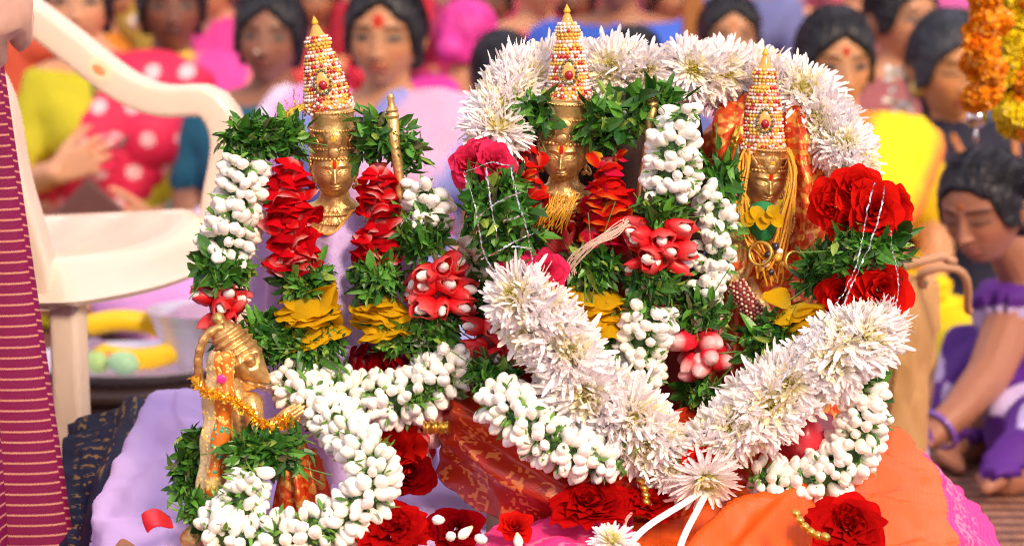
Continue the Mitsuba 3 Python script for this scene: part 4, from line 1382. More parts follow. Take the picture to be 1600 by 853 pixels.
k = thing('red_silk_wrap', 'coppery red brocade silk wrapped round the base of the middle statue', 'cloth')
part(None, k, mikit.ply(m, 'mat_redsilk', smooth=True, uv=uv))

scene['mat_pinkcloth'] = cloth_bump(proc(lambda p, n, uv: mix([0.78, 0.045, 0.24], [0.82, 0.18, 0.36], smoothstep(0.45, 0.6, noise(uv.x * 30, uv.y * 40)) * smoothstep(0.5, 0.9, dr.sin(uv.x * 20 + uv.y * 50)))), rough=0.55)
m, uv = sheet([[(815, 818, 1.575), (880, 806, 1.57), (940, 802, 1.57), (985, 806, 1.57)], [(765, 846, 1.545), (850, 836, 1.54), (930, 830, 1.54), (985, 834, 1.54)], [(720, 905, 1.47), (840, 900, 1.46), (930, 895, 1.46), (985, 895, 1.46)]], 60, 40, 0.0014,
              lambda u, v: ridge(u, v, (0.1, 0.8), (0.9, 0.1), 0.10, 0.008) + wav(u, v, 5, 24, 0.012) + creases(u, v, 10, 9, 0.006, 0.03, -0.4) + 0.004)
k = thing('pink_cloth', 'bright pink silk cloth lying at the front edge below the middle statue', 'cloth')
part(None, k, mikit.ply(m, 'mat_pinkcloth', smooth=True, uv=uv))

# ------------------------------------------------------------------ the three statues, their robes and crowns
sA, cA, uA, HA = statue('leftmost bronze statue with calm face, lilac robe and orange brow mark', 522, 264, 92, 1.640, 0.10, -0.02, 0.08, 166, seed=1)
sB, cB, uB, HB = statue('middle bronze statue under the tallest crown, head turned slightly down', 881, 238, 96, 1.640, -0.12, 0.06, 0.16, 150, seed=2)


def palm_arm(c, u):
    w = at(1148, 450, 1.64)
    sh = c + u * np.array([-0.62, 0.08, -1.0]); el = at(1205, 515, 1.64)
    return chain([(*sh, 0.17 * u), (*el, 0.15 * u), (*w, 0.12 * u)]) + hand_at(w + np.array([0, 0, 0.001]), (0.06, 0, 1), (0, -1, 0.1), 0.031, curl=0.10, spread=0.03, thumb=0.55, fat=1.25)


sC, cC, uC, HC = statue('right bronze goddess statue with raised open palm and orange veil', 1194, 280, 88, 1.675, 0.16, 0.05, 0.14, 226, arms=[palm_arm], seed=3)
crown('jewelled cone crown on the leftmost statue', HA @ np.array([0, 0.03, 0.99, 1.0]) [:3] if False else at(514, 172, 1.641), at(492, 36, 1.641), px2m(36, 1.64), 0)
crown('jewelled cone crown of the middle statue, highest in the picture', at(889, 158, 1.641), at(886, 18, 1.641), px2m(33, 1.64), 0)
crown('jewelled cone crown on the right goddess statue among white flowers', at(1190, 238, 1.676), at(1196, 84, 1.676), px2m(34, 1.67), 0)


def robe(label, key, ctrl, mat, disp=None, name=None):
    m, uv = sheet(ctrl, 70, 80, 0.0014, disp)
    k = thing(key, label, 'robe')
    part(None, k, mikit.ply(m, mat, smooth=True, uv=uv))
    return k


fold = lambda u, v: 0.0022 * np.sin(u * 40 + 2 * v) * sstep(0, 0.3, v) + wav(u, v, 7, 31, 0.004)
robe('plain lilac robe wrapped round the leftmost statue behind its garlands', 'statue_robe',
     [[(425, 336, 1.665), (470, 346, 1.638), (515, 366, 1.615), (556, 326, 1.630), (625, 315, 1.665)],
      [(396, 410, 1.672), (450, 410, 1.632), (522, 425, 1.614), (590, 400, 1.632), (655, 400, 1.672)],
      [(390, 540, 1.672), (450, 540, 1.630), (530, 540, 1.616), (600, 540, 1.630), (670, 540, 1.672)],
      [(380, 745, 1.672), (450, 750, 1.622), (530, 755, 1.606), (610, 750, 1.622), (690, 745, 1.672)]], 'mat_lilac_plain', fold)
q = spline(np.array([at(468, 347, 1.632), at(492, 358, 1.620), at(515, 366, 1.612), at(536, 348, 1.618), at(556, 327, 1.626)]), n=30)
k = thing('gold_braid', 'thin orange gold braid along the slanting neckline of the lilac robe', 'braid')
part(None, k, vcol(tube(q, px2m(3.2, 1.62), 8, flat=(1, 0.5)), 'mat_shiny', np.array([0.80, 0.36, 0.05])))
scene['mat_maroon'] = cloth_bump({'type': 'rgb', 'value': [0.26, 0.012, 0.014]}, rough=0.5)
robe('dark red robe round the middle statue, mostly behind its garlands', 'statue_robe',
     [[(800, 305, 1.665), (840, 312, 1.640), (888, 350, 1.618), (940, 312, 1.640), (1000, 305, 1.665)],
      [(770, 400, 1.672), (830, 400, 1.632), (890, 400, 1.618), (960, 400, 1.632), (1030, 400, 1.672)],
      [(745, 540, 1.672), (830, 540, 1.626), (900, 540, 1.612), (980, 540, 1.626), (1070, 540, 1.672)],
      [(720, 720, 1.670), (830, 720, 1.618), (900, 720, 1.600), (980, 720, 1.618), (1090, 720, 1.670)]], 'mat_maroon', fold)


def zari_color(p, n, uv):
    c = mix([0.70, 0.10, 0.015], [0.62, 0.05, 0.015], noise(uv.x * 7, uv.y * 9))
    g = smoothstep(0.52, 0.62, noise(p.x * 260, p.y * 100, p.z * 260))
    return mix(c, [0.85, 0.42, 0.08], g * 0.75)


scene['mat_zari'] = two({'type': 'bumpmap', 'scale': 0.0012, 'arbitrary': {'type': 'principled', 'base_color': proc(zari_color), 'roughness': 0.35, 'metallic': 0.35, 'specular': 0.5},
                         'texture': proc(lambda p, n, uv: fbm(p.x * 220, p.y * 220, p.z * 220, 2), 4e-4)})
robe('orange gold robe of the right goddess statue below its chest', 'statue_robe',
     [[(1128, 345, 1.70), (1160, 340, 1.672), (1195, 352, 1.660), (1235, 340, 1.672), (1275, 345, 1.70)],
      [(1115, 430, 1.705), (1150, 430, 1.664), (1200, 430, 1.652), (1250, 430, 1.664), (1300, 430, 1.705)],
      [(1100, 560, 1.705), (1140, 560, 1.658), (1210, 560, 1.645), (1270, 560, 1.658), (1330, 560, 1.705)],
      [(1090, 740, 1.70), (1140, 740, 1.640), (1220, 740, 1.620), (1290, 740, 1.640), (1350, 740, 1.70)]], 'mat_zari', fold)
m, uv = sheet([[(812, 172, 1.70), (890, 165, 1.71), (980, 165, 1.71), (1085, 150, 1.72)], [(790, 260, 1.69), (890, 250, 1.70), (980, 250, 1.70), (1100, 250, 1.71)], [(770, 360, 1.69), (890, 350, 1.70), (980, 350, 1.70), (1100, 360, 1.71)], [(750, 480, 1.69), (890, 470, 1.70), (980, 470, 1.70), (1100, 480, 1.71)]], 40, 40, 0.0014, fold)
k = thing('dark_shawl', 'dark brown shawl hanging behind the middle statue shoulders', 'cloth')
scene['mat_shawl'] = cloth_bump({'type': 'rgb', 'value': [0.035, 0.014, 0.014]}, rough=0.7)
part(None, k, mikit.ply(m, 'mat_shawl', smooth=True, uv=uv))
m, uv = sheet([[(1172, 150, 1.70), (1150, 155, 1.69), (1128, 175, 1.70), (1116, 200, 1.72)], [(1172, 190, 1.685), (1145, 195, 1.67), (1115, 210, 1.68), (1100, 225, 1.71)],
               [(1178, 235, 1.685), (1150, 240, 1.67), (1120, 245, 1.68), (1102, 250, 1.71)], [(1178, 300, 1.69), (1158, 290, 1.68), (1135, 270, 1.69), (1118, 265, 1.71)]], 40, 40, 0.0012,
              lambda u, v: 0.003 * np.sin(u * 14) + wav(u, v, 8, 41, 0.006))
k = thing('zari_veil', 'glittering orange gold veil on the right goddess statue, gathered beside the crown', 'veil')
part(k, 'left_fold', mikit.ply(m, 'mat_zari', smooth=True, uv=uv))
m, uv = sheet([[(1226, 150, 1.70), (1240, 158, 1.685), (1252, 175, 1.70)], [(1232, 210, 1.685), (1254, 215, 1.665), (1278, 225, 1.69)], [(1240, 280, 1.675), (1262, 290, 1.655), (1292, 300, 1.685)],
               [(1240, 350, 1.672), (1265, 360, 1.650), (1296, 365, 1.685)], [(1236, 400, 1.672), (1256, 405, 1.655), (1276, 405, 1.685)]], 40, 70, 0.0012,
              lambda u, v: 0.003 * np.sin(u * 12 + v * 5) + wav(u, v, 8, 43, 0.008))
part(k, 'right_fold', mikit.ply(m, 'mat_zari', smooth=True, uv=uv))
m, uv = sheet([[(1150, 195, 1.672), (1156, 198, 1.668)], [(1140, 225, 1.665), (1150, 228, 1.660)], [(1118, 262, 1.675), (1130, 268, 1.670)]], 8, 40, 0.0008, lambda u, v: wav(u, v, 10, 44, 0.004))
part(k, 'gold_edge', mikit.ply(m, 'mat_gold_tinsel', smooth=True))
# red knee of the goddess's silk
m, uv = sheet([[(1215, 655, 1.60), (1255, 640, 1.575), (1300, 650, 1.60)], [(1215, 690, 1.59), (1260, 690, 1.560), (1305, 690, 1.59)], [(1225, 730, 1.60), (1260, 735, 1.575), (1300, 730, 1.60)]], 30, 30, 0.0014)
k = thing('red_satin_fold', 'pinkish red satin fold showing above the lower right jasmine loop', 'cloth')
scene['mat_satin'] = princ((0.60, 0.035, 0.06), 0.3, spec=0.6)
part(None, k, mikit.ply(m, 'mat_satin', smooth=True))

# gold plume left of the left crown, yellow leaf scrap
k = thing('gold_tinsel_leaf', 'yellow gold tinsel strip slanting up beside the leftmost crown', 'tinsel')
m, uv = sheet([[(436, 192, 1.63), (440, 184, 1.63)], [(458, 180, 1.625), (455, 170, 1.63)], [(478, 170, 1.63), (480, 160, 1.635)]], 8, 30, 0.001, lambda u, v: wav(u, v, 12, 3, 0.003))
part(k, 'strip', mikit.ply(m, 'mat_gold_tinsel', smooth=True))
for i, (a, b) in enumerate((((455, 178), (446, 155)), ((462, 176), (460, 140)), ((466, 172), (470, 148)))):
    tinsel(k, [(*a, 1.632), (*b, 1.634)], 0.0008, 'tinsel_thread', 'mat_gold_tinsel', i)


def staff(label, pts, knob):
    k = thing('bow_staff', label, 'staff')
    q = spline(np.array([[*at(*p[:3]), px2m(p[3], p[2])] for p in pts]), n=40)
    part(k, 'shaft', mikit.ply(tube(q[:, :3], q[:, 3], 14, flat=(1.0, 0.8)), 'mat_bronze', smooth=40))
    a = at(*knob)
    prof = [(1e-4, 0), (0.0042, 0.001), (0.0050, 0.003), (0.0040, 0.0055), (0.0046, 0.007), (0.0030, 0.010), (0.0022, 0.013), (0.0030, 0.0155), (0.0022, 0.018), (1e-4, 0.019)]
    part(k, 'finial', mikit.ply(moved(lathe(prof, 16), frame(a, [-0.10, 0, 1])), 'mat_bronze', smooth=40))


staff('brass bow staff standing at the right shoulder of the leftmost statue', [(614, 185, 1.615, 9), (618, 230, 1.61, 10), (624, 280, 1.61, 10), (627, 330, 1.61, 9), (628, 400, 1.63, 8)], (614, 188, 1.615))
staff('slim brass bow staff between the middle statue and the tall jasmine strand', [(1018, 170, 1.615, 9), (1014, 210, 1.612, 9), (1004, 270, 1.612, 7), (996, 330, 1.61, 6), (994, 400, 1.63, 6)], (1019, 170, 1.615))

# ornaments of the goddess
k = thing('thread_skein', 'orange yellow thread loops hanging round the goddess statue face', 'thread')
rr = np.random.default_rng(3)
ms, cs = [], []
for i in range(26):
    s = -1 if i % 3 == 0 else 1
    x0 = 1194 + s * (32 + rr.uniform(-3, 6)) + 6
    x1 = 1194 + s * rr.uniform(16, 42)
    xe = 1205 + rr.uniform(-22, 22)
    Y = 1.642 + rr.uniform(-0.006, 0.006)
    q = spline(np.array([at(x0, 240 + rr.uniform(-8, 8), 1.66), at(x0 + s * 4 + rr.normal() * 3, 290, Y), at(x1 + rr.normal() * 3, 350, Y - 0.004), at((x1 + xe) / 2, 395, Y - 0.008), at(xe, 420 + rr.uniform(-15, 30), Y - 0.008)]), n=24)
    ms.append(tube(q, 0.0009, 5)); cs.append(np.tile(np.array([0.80, 0.30 + 0.14 * rr.random(), 0.03]), (len(ms[-1].vertices), 1)))
part(k, 'threads', vcol(cat(ms), 'mat_petal', np.vstack(cs)), kind='stuff')
ms, cs = [], []
for px, py in ((1215, 403), (1222, 412), (1196, 412), (1190, 420), (1205, 425), (1212, 385), (1218, 393), (1200, 398)):
    q = trimesh.creation.icosphere(subdivisions=2)
    ms.append(moved(q, trs(at(px, py, 1.628), None, px2m(rr.uniform(4, 7), 1.63))))
    cs.append(np.tile([(0.9, 0.85, 0.8), (0.6, 0.05, 0.02), (0.03, 0.02, 0.04), (0.8, 0.45, 0.05)][rr.integers(4)], (len(q.vertices), 1)))
part(k, 'bead_cluster', vcol(cat(ms), 'mat_pearl', np.vstack(cs)), kind='stuff')
for i, (px, py, r, n) in enumerate(((1241, 409, 15, 'thin gold ring hanging to the right of the goddess statue chest'), (1188, 396, 18, 'thin pale ring above the raised palm of the goddess statue'))):
    k = thing('bangle', n, 'bangle')
    tr = trimesh.creation.torus(px2m(r, 1.63), px2m(3.2, 1.63), 36, 10)
    tr.apply_transform(trs(at(px, py, 1.622), rotz(0.4 * (1 - 2 * i)) @ rotx(1.35)))
    part(None, k, mikit.ply(tr, 'mat_gold', smooth=True))
k = thing('palm_mark', 'orange red powder dot on the raised palm of the goddess statue', 'powder mark')
q = trimesh.creation.icosphere(subdivisions=3)
qv = np.array(q.vertices)
q.vertices = qv * (1 + 0.35 * (meshkit.noise(qv * 2.3, 4)[:, None] - 0.5)) * [0.0052, 0.0012, 0.0038] + at(1151, 414, 1.6355)
part(None, k, vcol(q, 'mat_petal', np.array([0.72, 0.12, 0.01])))
k = thing('beaded_armlet', 'maroon and gold beaded band slanting below the raised statue palm', 'armlet')
pth = spline(np.array([at(1150, 446, 1.628), at(1165, 470, 1.622), at(1188, 500, 1.622)]), n=14)
part(k, 'band', vcol(tube(pth, px2m(15, 1.62), 14), 'mat_cloth', np.array([0.16, 0.03, 0.03])))
ms, cs = [], []
tt = tangents(pth)
for i, (p, t) in enumerate(zip(pth, tt)):
    for j, rd in enumerate(ring_dirs(t, 15, 0.2 * (i % 2))):
        if rd[1] > 0.3:
            continue
        q = trimesh.creation.icosphere(subdivisions=1)
        ms.append(moved(q, trs(p + rd * px2m(15.5, 1.62), None, 0.00115)))
        cs.append(np.tile((0.75, 0.50, 0.35) if (i + j) % 2 else (0.30, 0.03, 0.04), (len(q.vertices), 1)))
part(k, 'beads', vcol(cat(ms), 'mat_pearl', np.vstack(cs)), kind='stuff')
k = thing('silk_brooch', 'green and yellow silk patch on the chest of the goddess statue', 'brooch')
m, uv = sheet([[(1172, 322, 1.640), (1192, 315, 1.632), (1210, 322, 1.640)], [(1168, 345, 1.634), (1192, 345, 1.624), (1214, 345, 1.634)], [(1178, 372, 1.640), (1192, 378, 1.632), (1206, 372, 1.640)]], 24, 24, 0.001)
part(k, 'green_patch', vcol(m, 'mat_cloth', np.array([0.02, 0.22, 0.07])))
for i in range(7):
    part(k, 'yellow_petal', put(YEL_PETALS[i % 4], frame(at(1176 + 5 * i, 338 - 8 * (i % 3), 1.624), [0.1 * (i - 3), -1, 0.3], [0.3 * (i - 3), 0, -1], 0.45)))

# ------------------------------------------------------------------ the kneeling small statue at lower left, in profile
YH = 1.575
A3 = lambda x, y, dy=0.0: at(x, y, YH + dy)
k = thing('monkey_deity_statue', 'small bronze monkey-faced statue in profile with folded hands, lower left', 'statue')
hp = lambda x, y, r, dy=0.0: (*A3(x, y, dy), px2m(r, YH))
skull = fuse([*chain([hp(341, 498, 11), hp(346, 508, 9), hp(352, 522, 23), hp(366, 540, 33), hp(379, 560, 33), hp(398, 582, 21), hp(408, 592, 15)]), bone(hp(378, 570, 20, -0.006)[:3], px2m(20, YH), hp(396, 597, 12)[:3], px2m(12, YH)),
              bone(hp(366, 580, 20)[:3], px2m(22, YH), hp(385, 600, 10)[:3], px2m(12, YH))], 0.0011, 6)
v = np.array(skull.vertices)
a0, a1 = A3(343, 498), A3(404, 592)
ax = (a1 - a0) / np.linalg.norm(a1 - a0)
s = (v - a0) @ ax / np.linalg.norm(a1 - a0)
d = 0.0011 * np.sign(np.sin(s * 62)) * np.abs(np.sin(s * 62)) ** 0.6 * sstep(0.16, 0.22, s) * sstep(0.60, 0.54, s) + 0.0012 * np.exp(-((s - 0.66) / 0.03) ** 2)
eye = A3(391, 563, -0.011)
d += 0.0030 * np.exp(-((np.linalg.norm(v - eye, axis=1)) / 0.0030) ** 2) - 0.0018 * np.exp(-((np.linalg.norm(v - eye, axis=1) - 0.0052) / 0.0014) ** 2)
mouth = A3(402, 597, -0.006)
d -= 0.0022 * np.exp(-(((v - A3(398, 596)) @ np.array([0.3, 0, 1])) / 0.0010) ** 2) * (s > 0.8)
skull.vertices = v + np.array(skull.vertex_normals) * d[:, None]
tail = spline(np.array([A3(350, 512, -0.006), A3(325, 522, -0.008), A3(312, 548, -0.008), A3(312, 590, -0.006), A3(326, 622, 0.0)]), n=40)
tl = tube(tail, px2m(7, YH) * (1 + 0.08 * np.sin(np.arange(40) * 1.3)), 14)
ear = fuse([bone(A3(362, 566, -0.013), px2m(9, YH), A3(356, 588, -0.012), px2m(6, YH))], 0.0015, 3)
bod = fuse([*chain([hp(370, 585, 17), hp(362, 615, 22), hp(374, 648, 36), hp(376, 700, 38), hp(366, 760, 44), hp(360, 835, 46)]),
            M.batch_hull([sph(A3(345, 628), px2m(22, YH)), sph(A3(392, 632), px2m(22, YH)), sph(A3(374, 660), px2m(34, YH))]),
            *chain([hp(392, 632, 18, -0.014), hp(402, 674, 15, -0.024), hp(436, 660, 11, -0.020)]),
            *chain([hp(352, 632, 17, 0.012), hp(390, 690, 14, 0.010), hp(436, 660, 11, -0.014)]),
            *hand_at(A3(432, 660, -0.021), (0.84, -0.05, 0.55), (0, 1, 0.1), 0.0225, mirror=True, curl=0.12, spread=0.0, thumb=0.5, fat=1.3),
            *hand_at(A3(432, 660, -0.0145), (0.84, -0.05, 0.55), (0, -1, 0.1), 0.0225, curl=0.12, spread=0.0, thumb=0.5, fat=1.3),
            *chain([hp(350, 830, 40), hp(322, 838, 26, -0.02), hp(300, 842, 20, -0.03)])], 0.0018, 5)
part(None, k, mikit.ply(cat([skull, tl, ear, bod]), 'mat_bronze', smooth=True))

k = thing('sequinned_sash', 'orange sash with gold lace edges hanging from the monkey-faced statue', 'sash')
ctr = [(349, 548, 332, 362), (345, 600, 322, 368), (342, 660, 318, 368), (335, 720, 312, 362), (329, 785, 306, 356)]
rows = [[(a, y, 1.548), ((a * 2 + b) / 3, y + 2, 1.538), ((a + 2 * b) / 3, y + 2, 1.536), (b, y, 1.546)] for _, y, a, b in ctr]
m, uv = sheet(rows, 30, 110, 0.001, lambda u, v: 0.0012 * np.sin(v * 23) + 0.0012 * np.sin(u * 9 + v * 4) + wav(u, v, 9, 61, 0.002))
u_, v_ = uv.T
col = np.tile([0.78, 0.20, 0.02], (len(u_), 1))
lace = (u_ < 0.30) | (u_ > 0.95)
nz = meshkit.noise(np.stack([u_ * 30, v_ * 90, u_ * 0], 1), 2)[:, None]
col = np.where(lace[:, None], np.array([0.74, 0.60, 0.32]) * (0.7 + 0.5 * nz), col)
band = (np.abs(((v_ * 5.0 + 0.15) % 1) - 0.5) < 0.17) & (v_ > 0.55) & ~lace
col = np.where(band[:, None], np.array([0.70, 0.52, 0.20]) * (0.6 + 0.7 * nz), col)
part(k, 'cloth_strip', vcol(m, 'mat_shiny_vert', col))
P = m.vertices[:len(m.vertices) // 2]
ms, cs = [], []
rr = np.random.default_rng(11)
vv = v_[:len(P)]; uu2 = u_[:len(P)]
for i in range(190):
    j = rr.integers(len(P))
    vv0 = vv[j]
    grn = 0.5 < vv0 < 0.85 and uu2[j] > 0.3
    q = trimesh.creation.icosphere(subdivisions=1)
    q.vertices = np.array(q.vertices) * [0.0013, 0.0006, 0.0013] * rr.uniform(0.7, 1.3)
    ms.append(moved(q, trs(P[j] + [0, -0.0011, 0])))
    cs.append(np.tile((0.02, 0.42, 0.25) if grn and rr.random() < 0.75 else (0.85, 0.60, 0.15), (len(q.vertices), 1)))
part(k, 'sequins', vcol(cat(ms), 'mat_shiny', np.vstack(cs)), kind='stuff')
q = trimesh.creation.icosphere(subdivisions=3)
q.vertices = np.array(q.vertices) * [0.0034, 0.0010, 0.0032] + at(346, 592, 1.533)
part(k, 'pink_dot', vcol(q, 'mat_shiny', np.array([0.80, 0.03, 0.30])))

k = thing('gold_tinsel_garland', 'gold tinsel string wound round the monkey-faced statue chest', 'tinsel')
rr = np.random.default_rng(5)
vs, fs, n = [], [], 0
pt = spline(np.array([at(304, 590, 1.54), at(322, 612, 1.532), at(352, 622, 1.528), at(392, 645, 1.530), at(420, 668, 1.535), at(452, 660, 1.54), at(430, 655, 1.537)]), n=420)
for p in pt:
    for _ in range(3):
        d = rr.normal(size=3); d /= np.linalg.norm(d)
        s_ = np.cross(d, rr.normal(size=3)); s_ /= np.linalg.norm(s_)
        L, w = rr.uniform(0.002, 0.0055), 0.0005
        vs.append(np.array([p - s_ * w, p + s_ * w, p + d * L + s_ * w, p + d * L - s_ * w + rr.normal(size=3) * 0.0006]))
        fs += [[n, n + 1, n + 2], [n, n + 2, n + 3]]; n += 4
part(k, 'foil_fringe', mikit.ply(trimesh.Trimesh(np.vstack(vs), fs, process=False), 'mat_gold_tinsel'), kind='stuff')
part(k, 'cord', mikit.ply(tube(pt[::8], 0.0008, 5), 'mat_gold', smooth=True))
k = thing('orange_silk_skirt', 'orange gold-flecked silk of the monkey-faced statue beside its jasmine loop', 'cloth')
m, uv = sheet([[(440, 690, 1.595), (470, 692, 1.58), (498, 720, 1.60)], [(430, 740, 1.585), (475, 750, 1.565), (515, 760, 1.59)], [(430, 805, 1.585), (475, 812, 1.565), (520, 812, 1.59)]], 50, 40, 0.0012, lambda u, v: 0.0035 * np.sin(u * 26 - v * 4))
part(None, k, mikit.ply(m, 'mat_zari', smooth=True, uv=uv))
# ------------------------------------------------------------------ garlands of the leftmost statue
def Yp(Y, *pts):
    return [(x, y, Y if len(q) == 0 else q[0], r) for x, y, r, *q in pts]


g = thing('jasmine_garland', 'thick jasmine garland with green and red sections framing the leftmost statue', 'garland')
leafy(g, Yp(1.622, (378, 222, 30), (425, 212, 34), (466, 212, 26)))
leafy(g, Yp(1.615, (372, 205, 16), (362, 222, 16)), 0.6)
jasmine(g, Yp(1.606, (388, 262, 42), (372, 325, 46), (352, 388, 46)))
leafy(g, Yp(1.604, (352, 408, 45), (345, 436, 44)))
petal_buds(g, Yp(1.602, (346, 462, 46), (352, 492, 44)))
leafy(g, Yp(1.604, (385, 516, 34), (435, 532, 38), (500, 540, 36)))
jasmine(g, Yp(1.596, (440, 582, 42), (492, 612, 46), (560, 622, 48), (630, 622, 50), (690, 580, 48), (700, 545, 44)), seed=5)
leafy(g, Yp(1.600, (692, 524, 42), (662, 500, 40)))
petal_buds(g, Yp(1.598, (690, 474, 52), (684, 415, 50)), seed=6)
leafy(g, Yp(1.604, (668, 386, 40), (650, 352, 40)))
jasmine(g, Yp(1.608, (664, 346, 42), (668, 300, 42)), seed=7)
leafy(g, Yp(1.622, (640, 250, 20), (614, 215, 30), (578, 205, 28)))
leafy(g, Yp(1.63, (576, 235, 18), (572, 190, 20)), 0.8)

g = thing('rose_petal_garland', 'red rose petal garland with yellow bands on the leftmost statue chest', 'garland')
petals(g, Yp(1.606, (462, 250, 32), (454, 300, 42), (456, 360, 46), (456, 408, 44)), RED_PETALS)
leafy(g, Yp(1.606, (470, 428, 42), (486, 446, 38)))
petals(g, Yp(1.602, (474, 462, 42), (486, 502, 44)), YEL_PETALS, 'yellow_petal', core=(0.45, 0.26, 0.01), count=1.3, size=1.1)
leafy(g, Yp(1.604, (478, 522, 44), (500, 552, 44)))
petals(g, Yp(1.612, (545, 562, 28), (610, 566, 34), (640, 545, 30)), DEEP_PETALS, 'dark_red_petal')
leafy(g, Yp(1.606, (602, 522, 40), (632, 520, 36)))
petals(g, Yp(1.604, (598, 500, 42), (602, 460, 38)), YEL_PETALS, 'yellow_petal', core=(0.45, 0.26, 0.01), count=1.3, size=1.1)
leafy(g, Yp(1.606, (596, 446, 40), (588, 420, 38)))
petals(g, Yp(1.608, (592, 402, 36), (594, 330, 36), (590, 255, 32)), RED_PETALS, seed=9)

# the small statue's garland
g = thing('jasmine_garland', 'jasmine garland hung on the small monkey-faced statue, looping at lower left', 'garland')
leafy(g, Yp(1.535, (376, 712, 30), (420, 700, 36), (455, 710, 32)))
leafy(g, Yp(1.575, (318, 690, 26), (300, 730, 30), (296, 765, 20)), 1.2)
jasmine(g, Yp(1.515, (395, 742, 36), (378, 785, 42), (345, 822, 44)), seed=11)
jasmine(g, Yp(1.505, (332, 826, 40), (390, 842, 46), (470, 836, 48), (545, 806, 48), (584, 755, 46), (556, 690, 44, 1.54), (505, 640, 44, 1.57), (465, 606, 42, 1.585)), seed=12, dens=0.9)
leafy(g, Yp(1.530, (300, 790, 20), (330, 812, 22)), 0.8)

# ------------------------------------------------------------------ the middle statue
g = thing('jasmine_garland', 'jasmine garland with a tall white strand right of the middle statue', 'garland')
leafy(g, Yp(1.625, (1050, 160, 24), (1000, 170, 26)), 0.9, 1.5)
leafy(g, Yp(1.622, (985, 175, 30), (950, 192, 38), (928, 215, 30)), 0.85, 1.6)
leafy(g, Yp(1.625, (832, 165, 18), (838, 195, 20)), 1.0, 1.3)
jasmine(g, Yp(1.600, (1062, 178, 32), (1052, 235, 46), (1046, 300, 46)), seed=15)
leafy(g, Yp(1.598, (1036, 326, 40), (1030, 345, 40)), 1.0, 1.2)
petal_buds(g, Yp(1.592, (1032, 362, 50), (1028, 408, 48)), seed=16)
leafy(g, Yp(1.596, (1022, 428, 44), (1020, 452, 44)))
jasmine(g, Yp(1.592, (1018, 480, 48), (1002, 545, 46), (992, 610, 40), (978, 655, 36)), seed=17)
jasmine(g, Yp(1.525, (955, 718, 38), (900, 708, 46), (845, 678, 48), (782, 622, 48, 1.545)), seed=18)
leafy(g, Yp(1.572, (772, 602, 40), (775, 574, 40)))
petal_buds(g, Yp(1.590, (768, 545, 40), (762, 510, 36)), seed=19)
jasmine(g, Yp(1.630, (748, 430, 26), (738, 380, 26)), BUDS_OLD, seed=20)
leafy(g, Yp(1.625, (745, 480, 30), (740, 452, 28)), 0.8, 1, 0.3)

g = thing('rose_petal_garland', 'red and yellow petal garland close round the middle statue neck', 'garland')
petals(g, Yp(1.618, (828, 228, 24), (832, 280, 27), (848, 335, 30)), MIX_PETALS, 'petal', tilt=1.1, step=0.0075)
petals(g, Yp(1.610, (948, 245, 36), (950, 300, 45), (942, 368, 46)), MIX_PETALS + PINK_PETALS, 'petal', tilt=1.1, step=0.0075, count=1.2)
petals(g, Yp(1.622, (850, 335, 22), (905, 352, 22)), DEEP_PETALS, 'dark_red_petal', seed=3)
leafy(g, Yp(1.606, (925, 402, 44), (930, 432, 44)), 1, 1.2)
petals(g, Yp(1.600, (928, 456, 42), (932, 490, 44)), YEL_PETALS, 'yellow_petal', core=(0.45, 0.26, 0.01), count=1.3, size=1.1)
leafy(g, Yp(1.606, (938, 516, 40), (950, 545, 40)), 1, 1, 0.3)
petals(g, Yp(1.612, (835, 560, 36), (862, 600, 36)), DEEP_PETALS, 'dark_red_petal', seed=5)
rr = np.random.default_rng(8)
ms, cs = [], []
for i in range(40):                                                # gold threads below the face
    x = 868 + rr.uniform(-22, 22)
    q = spline(np.array([at(x + 14 + rr.normal() * 5, 306 + rr.uniform(-8, 14), 1.612), at(x + 4 + rr.normal() * 3, 330, 1.604), at(x - 8 + rr.normal() * 6, 352 + rr.uniform(-12, 14), 1.608)]), n=8)
    ms.append(tube(q, 0.00055, 4)); cs.append(np.tile(np.array([0.72, 0.36, 0.03]) * rr.uniform(0.7, 1.2), (len(ms[-1].vertices), 1)))
k = thing('gold_threads', 'gold thread bundle hanging on the middle statue chest', 'thread')
part(None, k, vcol(cat(ms), 'mat_petal', np.vstack(cs)))
ms = []
for i in range(16):
    q = spline(np.array([at(980 + rr.normal() * 3, 346 + rr.normal() * 3, 1.580), at(938 + rr.normal() * 3, 374 + rr.normal() * 4, 1.568), at(905 + rr.normal() * 4, 396 + rr.normal() * 4, 1.57), at(888 + rr.normal() * 7, 432 + rr.normal() * 7, 1.572)]), n=16)
    ms.append(tube(q, 0.0004, 4))
k = thing('string_tassel', 'pale cotton string tassel crossing in front of the middle statue', 'tassel')
part(None, k, vcol(cat(ms), 'mat_cloth', np.array([0.66, 0.48, 0.40])))

# ------------------------------------------------------------------ the goddess
g = thing('jasmine_garland', 'jasmine garland of the right goddess statue with a round loop lower right', 'garland')
leafy(g, Yp(1.632, (1122, 262, 26), (1128, 298, 30)), 0.9, 1.2)
jasmine(g, Yp(1.618, (1100, 300, 26), (1122, 340, 34), (1118, 400, 34), (1100, 456, 34)), seed=25)
leafy(g, Yp(1.614, (1105, 480, 42), (1092, 508, 38)))
petal_buds(g, Yp(1.606, (1098, 530, 50), (1104, 575, 46)), RADISH, 'red_bud', seed=26, lenm=0.0255)
leafy(g, Yp(1.612, (1106, 602, 42), (1098, 626, 30)))
jasmine(g, Yp(1.560, (1185, 745, 36), (1250, 752, 44), (1312, 728, 46), (1345, 672, 44), (1350, 615, 40)), seed=27)
leafy(g, Yp(1.575, (1362, 590, 18), (1368, 612, 16)), 0.7)
petals(g, Yp(1.628, (1276, 398, 22), (1262, 430, 24)), PINK_PETALS + DEEP_PETALS, 'red_petal', tilt=1.0, seed=4)
